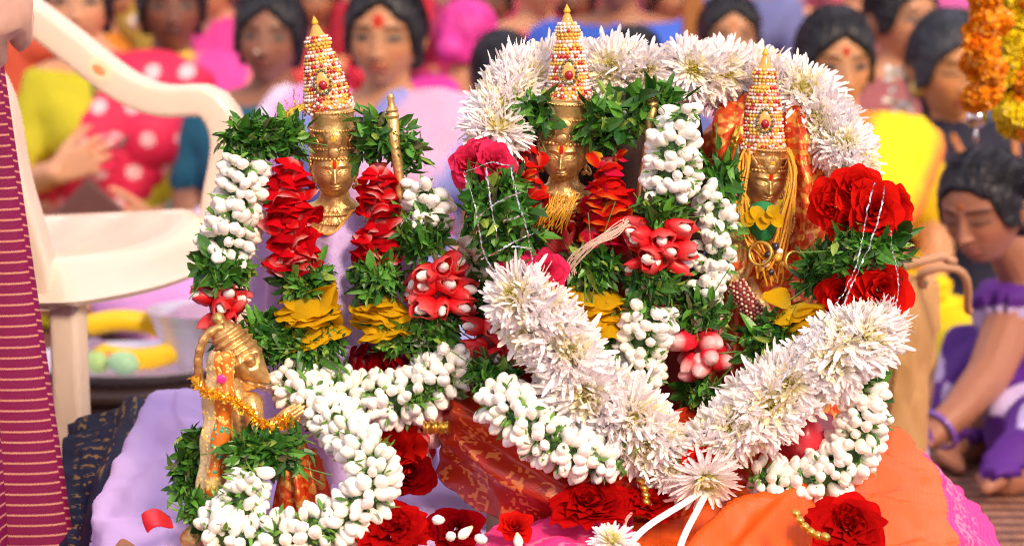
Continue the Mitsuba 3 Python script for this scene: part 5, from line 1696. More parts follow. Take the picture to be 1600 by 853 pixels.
leafy(g, Yp(1.618, (1300, 400, 36), (1268, 448, 36)), 0.9)
petals(g, Yp(1.606, (1244, 475, 40), (1254, 508, 40)), YEL_PETALS, 'yellow_petal', core=(0.45, 0.26, 0.01), count=1.3, size=1.1, seed=6)
leafy(g, Yp(1.608, (1228, 528, 40), (1172, 548, 40)))
petals(g, Yp(1.616, (1170, 575, 26), (1205, 560, 28)), DEEP_PETALS + PINK_PETALS, 'red_petal', tilt=1.0, seed=8)

# ------------------------------------------------------------------ the great chrysanthemum garland
g = thing('chrysanthemum_garland', 'great white chrysanthemum garland arching over the two right statues', 'garland')
chrys_rope(g, Yp(1.66, (774, 222, 50, 1.615), (790, 165, 54, 1.65), (835, 118, 52, 1.68), (905, 110, 48, 1.70), (970, 108, 50, 1.69), (1010, 106, 38, 1.69)), 0.0130, 1)
roses(g, [(1028, 100, 1.685, 20, (-0.3, -1, 0.3)), (1038, 116, 1.682, 16, (0.4, -1, -0.2))], [CHRYS_TIRED[0]], 'wilted_flower')
chrys_rope(g, Yp(1.68, (1074, 112, 48, 1.69), (1130, 116, 52, 1.71), (1195, 130, 52, 1.72), (1258, 164, 54, 1.70), (1304, 212, 52, 1.68), (1334, 262, 44, 1.66)), 0.0130, 2)
roses(g, [(735, 258, 1.585, 30, (-0.4, -1, 0.5)), (772, 256, 1.578, 30, (0.3, -1, 0.4)), (752, 240, 1.59, 26, (0, -0.8, 0.9))], PINK_ROSES, 'pink_rose', 1)
leafy(g, Yp(1.575, (768, 290, 46), (782, 345, 52), (815, 398, 46)), 1.1, 1.25)
roses(g, [(808, 430, 1.555, 30, (-0.3, -1, 0.4)), (852, 425, 1.555, 32, (0.3, -1, 0.3))], PINK_ROSES, 'pink_rose', 2)
chrys_rope(g, Yp(1.545, (822, 468, 60), (862, 532, 64), (915, 600, 66), (968, 652, 66), (1020, 694, 58), (1050, 716, 48)), 0.0128, 3, around=4)
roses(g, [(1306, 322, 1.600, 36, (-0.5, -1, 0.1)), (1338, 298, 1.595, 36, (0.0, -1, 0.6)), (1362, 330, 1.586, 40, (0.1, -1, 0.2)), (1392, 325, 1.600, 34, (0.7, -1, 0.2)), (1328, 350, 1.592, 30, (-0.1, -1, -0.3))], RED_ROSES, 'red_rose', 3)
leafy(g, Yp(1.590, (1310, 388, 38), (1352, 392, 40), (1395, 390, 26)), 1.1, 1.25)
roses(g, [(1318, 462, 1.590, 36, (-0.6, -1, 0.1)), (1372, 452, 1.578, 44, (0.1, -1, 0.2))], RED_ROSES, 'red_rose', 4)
chrys_rope(g, Yp(1.545, (1368, 510, 50, 1.57), (1326, 542, 58), (1262, 585, 64), (1202, 625, 64), (1145, 666, 58), (1104, 700, 48)), 0.0128, 5, around=4)
roses(g, [(1095, 722, 1.530, 26, (0.2, -1, 0.4))], [RED_ROSES[1]], 'red_rose', 6)
fl, ct = CHRYS[0]
m_ = frame(at(1102, 745, 1.520), [0.1, -0.75, -0.65], None, 0.85)
k2 = part(g, 'pendant_flower', put(fl, m_))
part(k2, 'flower_centre', put(ct, m_))
for pts, w in (([(1098, 765, 1.515), (1062, 790, 1.505), (1012, 822, 1.485), (975, 870, 1.46)], 0.0042), ([(1104, 768, 1.515), (1088, 800, 1.500), (1070, 835, 1.48), (1058, 880, 1.455)], 0.0042), ([(1080, 772, 1.52), (1030, 785, 1.53), (990, 800, 1.52), (978, 830, 1.50)], 0.0022)):
    q = spline(np.array([at(*p) for p in pts]), n=40)
    t = tangents(q)
    sd = np.cross(t, [0, -1.0, 0.6]); sd /= np.linalg.norm(sd, axis=1, keepdims=True)
    m, uv = grid_mesh(np.stack([q - sd * w / 2, q, q + sd * w / 2], 1) + np.array([0, 0, 0.0006]) * np.array([0, 1, 0])[None, :, None], 0.0005)
    part(g, 'ribbon', vcol(m, 'mat_cloth', np.array([0.82, 0.76, 0.76]) if w > 0.003 else np.array([0.75, 0.35, 0.32])))
for i, pts in enumerate(([(725, 268, 1.555), (735, 300, 1.535), (752, 360, 1.528), (765, 410, 1.53), (790, 440, 1.528)], [(760, 262, 1.55), (768, 320, 1.528), (775, 370, 1.525)],
                         [(800, 262, 1.55), (812, 310, 1.527), (828, 370, 1.525), (835, 420, 1.53)], [(728, 268, 1.55), (770, 255, 1.545), (806, 262, 1.55)], [(748, 340, 1.53), (780, 312, 1.525), (815, 298, 1.53)],
                         [(752, 405, 1.53), (790, 385, 1.522), (838, 358, 1.53)], [(785, 345, 1.522), (812, 338, 1.522)], [(800, 385, 1.522), (834, 384, 1.525)],
                         [(1368, 285, 1.55), (1350, 350, 1.545), (1330, 430, 1.535), (1300, 490, 1.53), (1245, 545, 1.52)], [(1382, 290, 1.555), (1372, 350, 1.55), (1350, 410, 1.54), (1322, 480, 1.53)],
                         [(1392, 360, 1.56), (1400, 420, 1.56)], [(1300, 495, 1.525), (1260, 540, 1.518), (1215, 600, 1.51)], [(1290, 520, 1.52), (1240, 560, 1.515)], [(1390, 380, 1.56), (1398, 450, 1.56), (1390, 500, 1.55)])):
    tinsel(g, pts, seed=i)

# ------------------------------------------------------------------ dark red flowers low down, loose blossoms, small ornaments
g = thing('dark_rose_string', 'dark red rosebud string hanging between the left and middle statues', 'garland')
petal_buds(g, Yp(1.615, (655, 560, 26), (690, 600, 28), (676, 650, 28), (660, 700, 22)), RADISH, 'dark_bud', seed=31, lenm=0.0255)
roses(g, [(612, 700, 1.60, 42, (-0.2, -1, 0.3)), (636, 740, 1.595, 36, (0.2, -1, 0.3))], DARK_ROSES + RED_ROSES[:1], 'red_rose', 8)
for lab, px, py, Y, r, d, sh in (('large red rose lying at the front below the left jasmine loop', 612, 830, 1.50, 52, (0.1, -0.7, 0.8), CRUSHED[0]),
                                 ('big red rose lying below the middle of the chrysanthemum garland', 922, 790, 1.515, 52, (-0.1, -0.5, 0.9), CRUSHED[1]),
                                 ('red rose half hidden under the tip of the chrysanthemum garland', 1012, 790, 1.53, 38, (0.2, -0.5, 0.8), CRUSHED[0]),
                                 ('full red rose at the lower right beside gold beads', 1325, 824, 1.50, 52, (0.2, -0.8, 0.6), CRUSHED[1]),
                                 ('dark red rose with white buds in front of the red silk', 712, 826, 1.50, 38, (-0.1, -0.9, 0.5), DARK_ROSES[0]),
                                 ('small bright red rose on the pink cloth edge', 806, 822, 1.50, 26, (0, -0.7, 0.8), RED_ROSES[2])):
    k = thing('loose_rose', lab, 'rose')
    kk = px2m(r, Y) / 0.0235
    part(None, k, put(sh, frame(at(px, py, Y), d, [1, 0, 0.2], (kk * 1.1, kk * 0.95, kk * 0.65))))
for i, (px, py) in enumerate(((694, 812), (706, 838), (738, 822), (745, 836), (808, 832))):
    k = thing('loose_bud', ['jasmine bud left of the dark red rose at the front', 'jasmine bud low on the dark red rose', 'jasmine bud at the right side of the dark red rose', 'lowest jasmine bud right of the dark red rose', 'jasmine bud on the small bright red rose'][i], 'flower bud')
    part(None, k, put(BUDS[i % 5], frame(at(px, py, 1.468), [R.normal(), -1, R.normal() * 0.5], None, 0.8)))
k = thing('loose_petal', 'single flat red petal lying on the lilac cloth', 'petal')
m, uv = sheet([[(224, 812, 1.535), (245, 806, 1.54), (262, 812, 1.54)], [(228, 826, 1.515), (248, 822, 1.515), (268, 826, 1.515)], [(236, 838, 1.50), (252, 832, 1.50), (268, 830, 1.505)]], 16, 16, 0.0008, lambda u, v: 0.004 + 0.0015 * np.sin(u * 5))
part(None, k, vcol(m, 'mat_petal', np.array([0.62, 0.006, 0.02])))
k = thing('loose_flower', 'small white chrysanthemum lying at the front edge beside the ribbons', 'flower')
m_ = frame(at(956, 846, 1.455), [0, -0.5, 0.9], None, 0.5)
part(k, 'florets', put(CHRYS[1][0], m_)); part(k, 'flower_centre', put(CHRYS[1][1], m_))
for lab, pts in (('curved gold bead string at the lower right in front of the red rose', [(1244, 802, 1.475), (1254, 818, 1.470), (1270, 832, 1.470), (1290, 838, 1.465)]), ('short gold bead string under the chrysanthemum garland tip', [(1002, 752, 1.535), (1008, 768, 1.53), (1010, 784, 1.525)])):
    k = thing('gold_bead_string', lab, 'beads')
    for p in spline(np.array([at(*q) for q in pts]), step=0.0052):
        q = trimesh.creation.icosphere(subdivisions=2)
        q.vertices = np.array(q.vertices) * [0.0036, 0.0036, 0.0028]
        part(k, 'gold_bead', mikit.ply(moved(q, trs(p, roty(0.6))), 'mat_gold', smooth=True))
k = thing('brass_anklet', 'small ribbed brass piece lying between the left and middle statues', 'ornament')
prof = [(1e-4, 0)] + [(0.0046 + 0.0008 * math.sin(i * 1.9), 0.0004 + i * 0.00125) for i in range(16)] + [(1e-4, 0.0205)]
part(None, k, mikit.ply(moved(lathe(prof, 20), frame(at(660, 668, 1.575), [1, 0.05, 0.0])), 'mat_gold', smooth=50))
# ------------------------------------------------------------------ the crowd sitting behind the statues
YEL = (0.90, 0.66, 0.012)
scene['mat_dots'] = princ(proc(lambda p, n, uv: mix([0.66, 0.012, 0.075], [0.86, 0.50, 0.55], smoothstep(0.27, 0.19, dr.sqrt(
    dr.square(p.x * 14 + 0.5 * dr.floor(p.z * 14) - dr.floor(p.x * 14 + 0.5 * dr.floor(p.z * 14)) - 0.5) + dr.square(p.z * 14 - dr.floor(p.z * 14) - 0.5))))), 0.7)

kP1, B1, H1, s1 = person('woman in dotted red sari behind the chair with one hand raised to her chest', 120, 4, 152, 'fair', yaw=0.15, top=(0.50, 0.46, 0.02), drape=(0.66, 0.02, 0.09), drape_mat='mat_dots', mark=((0.5, 0.02, 0.01), 0.05),
                         lower=(0.44, 0.40, 0.02), seed=1, body_px=60,
                         arms={'r': [(-0.24, -0.04, 0.27), (-0.135, -0.25, 0.33), (0.85, -0.15, 0.35), (0.15, 0.9, 0), dict(curl=0.35)],
                               'l': [(0.29, -0.03, 0.25), (0.08, -0.28, 0.225), (-0.9, -0.2, 0.05), (0, 0.6, 0.6), dict(curl=0.5)]})
k = thing('brown_wallet', 'dark brown wallet held by the woman in dotted red sari', 'wallet')
part(None, k, vcol(moved(rbox(-0.055, 0.055, -0.008, 0.008, -0.075, 0.075, 0.007), B1 @ trs((-0.07, -0.335, 0.235), roty(0.75))), 'mat_skin', np.array([0.10, 0.035, 0.03])))
for i in range(3):
    tr = trimesh.creation.torus(0.036, 0.0055, 28, 8)
    tr.apply_transform(B1 @ trs((0.115 + 0.022 * i, -0.255 - 0.0 * i, 0.226), roty(math.pi / 2) @ rotx(0.1)))
    part(kP1, 'green_bangle', vcol(tr, 'mat_shiny', np.array([0.06, 0.32, 0.22])))
q = spline(np.array([(-0.05, -0.03, 0.57), (-0.045, -0.10, 0.47), (0.0, -0.15, 0.38), (0.045, -0.10, 0.47), (0.05, -0.03, 0.57)]), n=40)
part(kP1, 'bead_necklace', vcol(moved(tube(q, 0.006, 8), B1), 'mat_shiny', np.array([0.03, 0.02, 0.02])))

kP2, B2, H2, s2 = person('dark skinned woman in pink sari with round earring above the chair arm', 268, 10, 140, 'dark', yaw=0.18, top=(0.25, 0.10, 0.02), drape=(0.72, 0.06, 0.34), edge=(0.78, 0.52, 0.05), seed=2, lip=(0.10, 0.03, 0.03))
q = trimesh.creation.icosphere(subdivisions=2)
part(kP2, 'earring', vcol(moved(q, B2 @ H2 @ trs((-0.40, 0.02, -0.18), None, 0.085)), 'mat_pearl', np.array([0.80, 0.62, 0.50])))
kP3, B3, H3, s3 = person('woman in lilac and teal with nose stud behind the leftmost statue', 424, 58, 146, (0.27, 0.115, 0.07), yaw=-0.05, top=(0.01, 0.09, 0.16), drape=(0.62, 0.30, 0.68), edge=(0.72, 0.60, 0.85), seed=3, roll=0.06, line=0.21)
q = trimesh.creation.icosphere(subdivisions=2)
part(kP3, 'nose_stud', vcol(moved(q, B3 @ H3 @ trs((-0.065, -0.48, -0.15), None, 0.020)), 'mat_pearl', np.array([0.85, 0.75, 0.60])))
kP4, B4, H4, s4 = person('woman with red brow mark and blue lilac sari right of the leftmost crown', 604, 56, 164, 'mid', yaw=-0.12, top=(0.22, 0.26, 0.62), drape=(0.66, 0.38, 0.58), edge=(0.25, 0.30, 0.72), mark=((0.60, 0.03, 0.01), 0.065), seed=4, roll=0.04, pitch=0.05,
                         lower=(0.30, 0.32, 0.66))
person('child with short dark hair bowing between the lilac woman and the white flowers', 783, 118, 132, 'mid', pitch=0.55, yaw=0.3, top=(0.72, 0.70, 0.80), hair='short', female=False, seed=5)
kP6, B6, H6, s6 = person('person with bright pink head scarf turned away, behind the bowing child', 728, 62, 112, 'mid', yaw=2.6, top=(0.75, 0.05, 0.36), drape=(0.78, 0.05, 0.40), hair='bun', hairc=(0.76, 0.05, 0.38), seed=6)
person('person in salmon shirt sitting behind the middle crown, head cut by the frame', 838, -32, 118, 'fair', yaw=0.4, top=(0.76, 0.17, 0.17), hair='short', female=False, seed=7)
person('person in blue open collar shirt right of the middle crown', 966, -48, 132, 'brown', yaw=-0.1, top=(0.05, 0.13, 0.62), hair='short', female=False, seed=8)
person('child with dark hair just above the white flowers right of the middle crown', 990, 104, 118, 'brown', pitch=0.3, top=(0.10, 0.12, 0.34), hair='short', female=False, seed=9)
person('girl peering over the white flowers beside the wooden post', 1138, 58, 126, (0.54, 0.26, 0.13), yaw=0.05, top=(0.55, 0.25, 0.40), drape=(0.60, 0.25, 0.40), seed=10, line=0.24, mark=((0.55, 0.12, 0.02), 0.045))
person('person in plain red shirt with face above the frame', 1222, -52, 118, 'fair', yaw=0.1, top=(0.66, 0.05, 0.045), hair='short', female=False, seed=11)
kPB, BB, HB_, sB_ = person('woman in bright yellow sari looking down behind the right flowers', 1302, 96, 158, (0.56, 0.27, 0.125), yaw=0.12, pitch=0.12, top=(0.70, 0.48, 0.015), drape=YEL, edge=(0.80, 0.22, 0.05), mark=((0.55, 0.04, 0.01), 0.045), seed=12, lower=YEL, line=0.22, body_px=22, Y=3.9)
person('person half hidden between the yellow sari woman and the marigold strands', 1402, 30, 136, 'mid', yaw=0.5, top=(0.30, 0.09, 0.10), hair='short', female=False, seed=13)
kPD, BD, HD, sD = person('woman in black with silver hair ornament facing right near the marigolds', 1480, 104, 164, (0.58, 0.26, 0.10), yaw=0.22, pitch=0.12, top=(0.014, 0.014, 0.035), drape=None, lower=(0.02, 0.018, 0.05), seed=14, closed=True, body_px=46, Y=4.35, neckline=0.58, line=0.22, hair='plait', hairc=(0.03, 0.035, 0.05))
for nm, pos, r, c in (('earring', (-0.32, -0.02, -0.20), 0.075, (0.90, 0.62, 0.15)), ('silver_clip', (0.02, -0.36, 0.36), 0.085, (0.80, 0.82, 0.92)), ('hair_flowers', (-0.40, 0.22, -0.35), 0.16, (0.78, 0.80, 0.74)), ('hair_flowers', (-0.38, 0.24, -0.10), 0.11, (0.72, 0.76, 0.70))):
    if 'flower' in nm:
        for j in range(9):
            part(kPD, 'hair_flower', put(BUDS[j % 5], BD @ HD @ frame(np.array(pos) + 0.06 * R.normal(size=3), R.normal(size=3) + [-1, -0.5, 0], None, 7.0)))
        continue
    q = trimesh.creation.icosphere(subdivisions=3)
    part(kPD, nm, vcol(moved(q, BD @ HD @ trs(pos, None, r)), 'mat_pearl', np.array(c)))
q = spline(np.array([(-0.06, -0.02, 0.56), (-0.05, -0.09, 0.50), (0.0, -0.12, 0.46), (0.05, -0.09, 0.50), (0.06, -0.02, 0.56)]), n=30)
part(kPD, 'necklace', vcol(moved(tube(q, 0.008, 8), BD), 'mat_shiny', np.array([0.55, 0.20, 0.06])))

# further rows
far = [(30, -62, 96, 'dark', (0.60, 0.10, 0.05), 'woman in rust red far behind the left chair'), (190, -6, 84, 'brown', (0.80, 0.28, 0.02), 'person in vivid orange far behind, left of the dark woman'),
       (345, -18, 90, 'mid', (0.68, 0.05, 0.28), 'person in magenta far behind, between two women at left'), (488, -2, 92, 'brown', (0.62, 0.06, 0.06), 'person in red far behind the leftmost crown'),
       (528, 40, 84, 'dark', (0.72, 0.22, 0.50), 'person in pale pink behind the leftmost crown tip'), (668, 12, 88, 'mid', (0.03, 0.20, 0.65), 'person in bright blue far behind the pink head scarf'),
       (700, -60, 88, 'dark', (0.42, 0.03, 0.12), 'person in maroon standing out far behind the lilac woman'), (772, 2, 84, 'brown', (0.60, 0.20, 0.22), 'person in dusty rose far behind the bowing child'),
       (900, -5, 88, 'dark', (0.55, 0.03, 0.05), 'person in crimson far behind the middle crown'), (1040, -8, 90, 'mid', (0.76, 0.20, 0.36), 'person in rose pink left of the wooden post'),
       (1165, -60, 86, 'brown', (0.22, 0.24, 0.55), 'person in slate blue far behind the peering girl'), (1350, -45, 90, 'fair', (0.70, 0.25, 0.30), 'person in coral far behind the yellow sari woman'),
       (1455, -55, 90, 'mid', (0.55, 0.10, 0.35), 'person in plum far behind the black dressed woman'), (1560, -30, 92, 'brown', (0.15, 0.32, 0.60), 'person in sky blue far behind the marigold strands'),
       (600, -58, 86, 'mid', (0.55, 0.02, 0.05), 'person in dark red far behind the brow mark woman'), (410, -62, 84, 'brown', (0.70, 0.36, 0.60), 'person in pale mauve far behind the nose stud woman'),
       (250, -70, 84, 'dark', (0.70, 0.50, 0.10), 'person in mustard far behind the earring woman')]
for i, (px, py, hh, sk, c, lab) in enumerate(far):
    fem = i % 3 != 1
    person(lab, px, py, hh, sk, yaw=0.5 * math.sin(i * 2.3), top=tuple(np.array(c) * 0.7), drape=c if fem else None, hair='bun' if fem else 'short', female=fem, seed=30 + i, sub=4, res=0.07, Y=7.6 + 0.35 * math.sin(i * 1.7), stand=True)

# wooden post of the tent
k = thing('wooden_post', 'square brown wooden tent post in the crowd beside the peering girl', 'post')
a = at(1082, 0, 5.9)
part(None, k, mikit.ply(rbox(a[0] - 0.026, a[0] + 0.026, 5.874, 5.926, 0.0, 3.0), 'mat_wood', smooth=30))
scene['mat_wood'] = princ(proc(lambda p, n, uv: mix([0.40, 0.15, 0.03], [0.26, 0.09, 0.02], fbm(p.x * 30, p.y * 30, p.z * 3, 3))), 0.45)

# ------------------------------------------------------------------ girl in purple, leaning on one hand at the right
def floral(p, n, uv):
    a = noise(p.x * 14, p.y * 17, p.z * 14)
    b = noise(p.x * 60, p.y * 60, p.z * 60)
    return mix([0.085, 0.008, 0.22], [0.60, 0.48, 0.78], smoothstep(0.60, 0.66, a + 0.14 * (b - 0.5)))


scene['mat_floral'] = princ(proc(floral), 0.7)
YG = 2.9
G = lambda x, y, r, Y=YG: (*at(x, y, Y), px2m(r, Y))
gs = np.array([0.36, 0.145, 0.085])
k = thing('person', 'girl in purple floral dress leaning on one straight arm, looking down', 'person')
wr, fin = at(1452, 682, 2.78), at(1400, 712, 2.70)
gb = [*chain([G(1600, 430, 34, 2.95), G(1612, 480, 70, 2.98), G(1640, 560, 95, 3.02), G(1670, 680, 110, 3.05)]), *chain([G(1572, 380, 34, 2.93), G(1600, 440, 36, 2.95)]),
      bone(G(1585, 486, 48, 2.94)[:3], px2m(48, YG), G(1690, 480, 48, 3.02)[:3], px2m(48, YG)),
      *chain([G(1588, 482, 44, 2.94), G(1545, 585, 36, 2.86), G(1500, 640, 29, 2.81), (*wr, px2m(23, 2.78))]),
      *hand_at(wr, (fin - wr), (0.1, 0.1, -1), 0.085, mirror=True, curl=0.18, spread=0.10, thumb=0.6, fat=1.15),
      *chain([G(1690, 480, 46, 3.02), G(1720, 580, 40, 2.95), G(1660, 640, 30, 2.85)]),
      *chain([G(1670, 690, 90, 3.05), G(1535, 640, 62, 2.92), G(1500, 700, 38, 2.90)]), *chain([G(1690, 700, 90, 3.05), G(1640, 690, 70, 2.76), G(1570, 742, 36, 2.70)]),
      *chain([G(1505, 705, 28, 2.90), G(1478, 716, 20, 2.84)])]
for i in range(5):
    gb += chain([G(1484 + 2 * i, 712 + 1.5 * i, 13, 2.86 - 0.008 * i), G(1468 + 8 * i, 712 + 5 * i, 10, 2.82 - 0.006 * i)], 10)
    gb += chain([G(1566, 742, 18, 2.70 - 0.012 * i), G(1534 + 2 * i, 746 + 4 * i, 12, 2.69 - 0.014 * i)], 10)
gbody = fuse(gb, 0.0125, 8)
hm, hc, _ = head(5, gs, (0.40, 0.12, 0.10), True, seed=51, wide=1.04)
HG = trs(at(1540, 322, 2.84), rotz(-0.72) @ roty(-0.04) @ rotx(0.30), px2m(174, 2.84))
part(None, k, vcol(cat([gbody, moved(hm, HG)]), 'mat_skin_vert', np.vstack([np.tile(gs, (len(gbody.vertices), 1)), hc])))
cap = hair_cap(5, line=0.27, thick=0.030, seed=51, part_line=False, wide=1.04)
bun = trimesh.creation.icosphere(subdivisions=3); bun.vertices = np.array(bun.vertices) * [0.22, 0.2, 0.22] + [0.05, 0.46, 0.05]
part(k, 'hair', vcol(moved(cat([cap, bun, strands('bun', 0.27, 1.04, 360, 0.032)]), HG), 'mat_hair', np.array([0.010, 0.009, 0.016])))
q = trimesh.creation.icosphere(subdivisions=2); q.vertices = np.array(q.vertices) * [0.03, 0.014, 0.03] + [0, -0.415, 0.15]
part(k, 'forehead_mark', vcol(moved(q, HG), 'mat_skin', np.array([0.45, 0.12, 0.03])))
gv = np.array(gbody.vertices)
sp_ = np.stack([(gv[:, 0]) / gv[:, 1] * FPX + 800, (CAM_H - gv[:, 2]) / gv[:, 1] * FPX - 20], 1)       # the body's own layout, to say where the dress begins and ends
sh = at(1588, 482, 2.94)


def dress_mask(v):
    z_neck, el = at(1600, 452, 2.95)[2], at(1545, 585, 2.86)
    armd = np.linalg.norm(np.cross(v - sh, (el - sh) / np.linalg.norm(el - sh)), axis=1)
    along = (v - sh) @ (el - sh) / np.linalg.norm(el - sh)
    onarm = (armd < 0.062) & (along > 0.035) & (v[:, 1] < 2.935)
    wristd = np.linalg.norm(np.cross(v - el, (wr - el) / np.linalg.norm(wr - el)), axis=1)
    fore = (wristd < 0.050) & (v[:, 1] < 2.875) & (v[:, 0] < at(1600, 600, 2.86)[0]) & ((v - el) @ (wr - el) > -0.002)
    hand_ = np.linalg.norm(v - wr, axis=1) < 0.10
    foot = (v[:, 2] < at(1500, 690, 2.86)[2]) & (v[:, 0] < at(1600, 700, 2.86)[0])
    return (sstep(z_neck + 0.012, z_neck, v[:, 2]) * ~onarm * ~fore * ~hand_ * ~foot).astype(float)


dm = shell(gbody, dress_mask, 0.012, 0.012, 0.02, lambda v: meshkit.noise(v * 26, 4) - 0.5)
part(k, 'dress', mikit.ply(dm, 'mat_floral', smooth=True))
sk_ = fuse([*chain([G(1650, 560, 105, 3.06), G(1520, 575, 62, 3.02), G(1512, 640, 60, 2.99)]), *chain([G(1650, 620, 110, 3.04), G(1600, 660, 72, 2.86), G(1585, 715, 42, 2.80)]), *chain([G(1700, 560, 110, 3.0), G(1690, 690, 100, 2.9)])], 0.012, 8)
sv = np.array(sk_.vertices)
sk_.vertices = sv + np.array(sk_.vertex_normals) * (0.022 * (meshkit.noise(sv * [30, 30, 8], 5) - 0.5))[:, None]
part(k, 'skirt', mikit.ply(sk_, 'mat_floral', smooth=True))
tr = trimesh.creation.torus(px2m(34, 2.79), px2m(4, 2.79), 36, 10)
d = (wr - at(1500, 640, 2.81)); d /= np.linalg.norm(d)
tr.apply_transform(frame(at(1466, 672, 2.79), d))
part(k, 'purple_bangle', vcol(tr, 'mat_shiny', np.array([0.20, 0.08, 0.45])))

person('person in light blue at the right frame edge behind the girl', 1735, 330, 190, 'brown', yaw=-0.5, top=(0.50, 0.66, 0.86), drape=(0.55, 0.70, 0.88), lower=(0.55, 0.70, 0.88), seed=60, Y=3.3)

# ------------------------------------------------------------------ person standing at the left edge
def stripe(p, n, uv):
    w = p.z + 0.004 * dr.sin(uv.x * 90) + 0.003 * noise(uv.x * 30, p.z * 6)
    t = w / 0.0082
    l = smoothstep(0.76, 0.84, t - dr.floor(t)) * smoothstep(1.0, 0.95, t - dr.floor(t))
    c = mix([0.24, 0.006, 0.085], [0.15, 0.004, 0.045], noise(p.x * 14, p.y * 14, p.z * 3))
    return mix(c, [0.66, 0.30, 0.22], l * 0.85)


scene['mat_stripe'] = cloth_bump(proc(stripe), rough=0.6)
k = thing('person', 'person standing at the left edge in striped maroon sari, hand hanging down', 'person')
CX, CY = -0.645, 1.74
sb = [*chain([(CX, CY, 0.90, 0.15), (CX, CY, 1.05, 0.125), (CX, CY, 1.20, 0.13)]), M.batch_hull([sph((CX - 0.16, CY, 1.28), 0.06), sph((CX + 0.16, CY, 1.28), 0.06), sph((CX, CY, 1.14), 0.12), sph((CX, CY, 1.34), 0.055)]),
      *chain([(CX, CY, 1.30, 0.055), (CX, CY, 1.42, 0.052)])]
for s_ in (-1, 1):
    sb += chain([(CX + s_ * 0.09, CY, 0.88, 0.12), (CX + s_ * 0.09, CY, 0.48, 0.075), (CX + s_ * 0.09, CY, 0.07, 0.045), (CX + s_ * 0.10, CY - 0.14, 0.03, 0.03)])
wst = np.array([-0.362, 1.56, 0.778])
sb += chain([(CX + 0.17, CY, 1.27, 0.052), (-0.43, 1.68, 1.04, 0.040), (*wst, 0.027)])
sb += hand_at(wst, (-0.05, 0.02, -1), (-0.15, 1.0, 0), 0.165, mirror=True, curl=[1.0, 0.95, 0.9, 0.8], spread=0.03, thumb=0.35, fat=1.1)
sb += chain([(CX - 0.17, CY, 1.27, 0.052), (CX - 0.22, 1.72, 1.02, 0.040), (CX - 0.18, 1.62, 0.82, 0.027)]) + hand_at((CX - 0.18, 1.62, 0.82), (0, -0.1, -1), (1, 0, 0), 0.165, curl=0.3)
sbody = fuse(sb, 0.016, 8)
ssk = np.array([0.66, 0.40, 0.32])
hm, hc, _ = head(5, ssk, seed=71)
HS = trs((CX, CY - 0.01, 1.50), rotz(0.3), 0.22)
part(None, k, vcol(cat([sbody, moved(hm, HS)]), 'mat_skin_vert', np.vstack([np.tile(ssk, (len(sbody.vertices), 1)), hc])))
part(k, 'hair', vcol(moved(hair_cap(4, seed=71), HS), 'mat_hair', HAIRC))
bl = shell(sbody, lambda v: sstep(1.33, 1.30, v[:, 2]) * sstep(0.92, 0.95, v[:, 2]) * np.where(np.abs(v[:, 0] - CX) > 0.185, sstep(1.10, 1.13, v[:, 2]), 1), 0.008, 0.010)
part(k, 'blouse', mikit.ply(bl, 'mat_stripe', smooth=True))
zs, th = np.linspace(0.985, 0.015, 60), np.linspace(0, 2 * np.pi, 280)
rows = []
for z in zs:
    f = (0.985 - z)
    a = 0.215 + 0.055 * f / 0.7
    b_ = 0.105 + 0.085 * min(1, f / 0.7)
    amp = 0.006 + 0.020 * f
    pl = amp * (np.sin(17 * th + 1.5 * f) + 0.5 * np.sin(29 * th + 2.0 - f) + 0.35 * np.sin(7 * th + 0.6))
    ca, sa = np.cos(th), np.sin(th)
    rows.append(np.stack([CX + (a + pl * 0.9) * ca, CY + (b_ + pl) * sa, np.full_like(th, z)], 1))
m, uv = grid_mesh(np.array(rows), 0.0016)
part(k, 'sari_skirt', mikit.ply(m, 'mat_stripe', smooth=True, uv=uv))
# ------------------------------------------------------------------ cream plastic armchair at the left
scene['mat_plastic'] = two({'type': 'bumpmap', 'scale': 0.00025, 'arbitrary': {'type': 'principled', 'base_color': proc(lambda p, n, uv: mix([0.79, 0.66, 0.55], [0.75, 0.60, 0.49], fbm(p.x * 9, p.y * 9, p.z * 9, 3))), 'roughness': 0.22, 'specular': 0.6, 'clearcoat': 0.6, 'clearcoat_gloss': 0.85},
                           'texture': proc(lambda p, n, uv: fbm(p.x * 120, p.y * 120, p.z * 120, 2), 6e-4)})
k = thing('plastic_chair', 'cream plastic armchair standing empty at the left behind the sari skirt', 'chair')
CH = trs((-0.352, 2.21, 0.0), rotz(-0.13))
n_u, n_v = 70, 60
uu, vv = np.meshgrid(np.linspace(-1, 1, n_u), np.linspace(0, 1, n_v))
wide_ = 0.250 - 0.025 * vv
yy = wide_ * uu
xx = 0.035 * (1 - uu ** 2) * (1 - vv) - 0.46 * vv
ed = np.maximum(sstep(0.86, 1.0, np.abs(uu)), sstep(0.10, 0.0, vv))
zz = 0.486 - 0.020 * (1 - uu ** 2) * np.sin(np.pi * np.clip(vv * 0.9 + 0.1, 0, 1)) - 0.040 * ed ** 2 - 0.02 * vv + 0.0016 * np.sin(vv * 46) * (1 - ed) * (np.abs(uu) < 0.8)
xx = xx + 0.004 * ed * (1 - vv)
m, uv = grid_mesh(np.stack([xx, yy, zz], -1), 0.005)
part(k, 'seat', mikit.ply(moved(m, CH), 'mat_plastic', smooth=50))


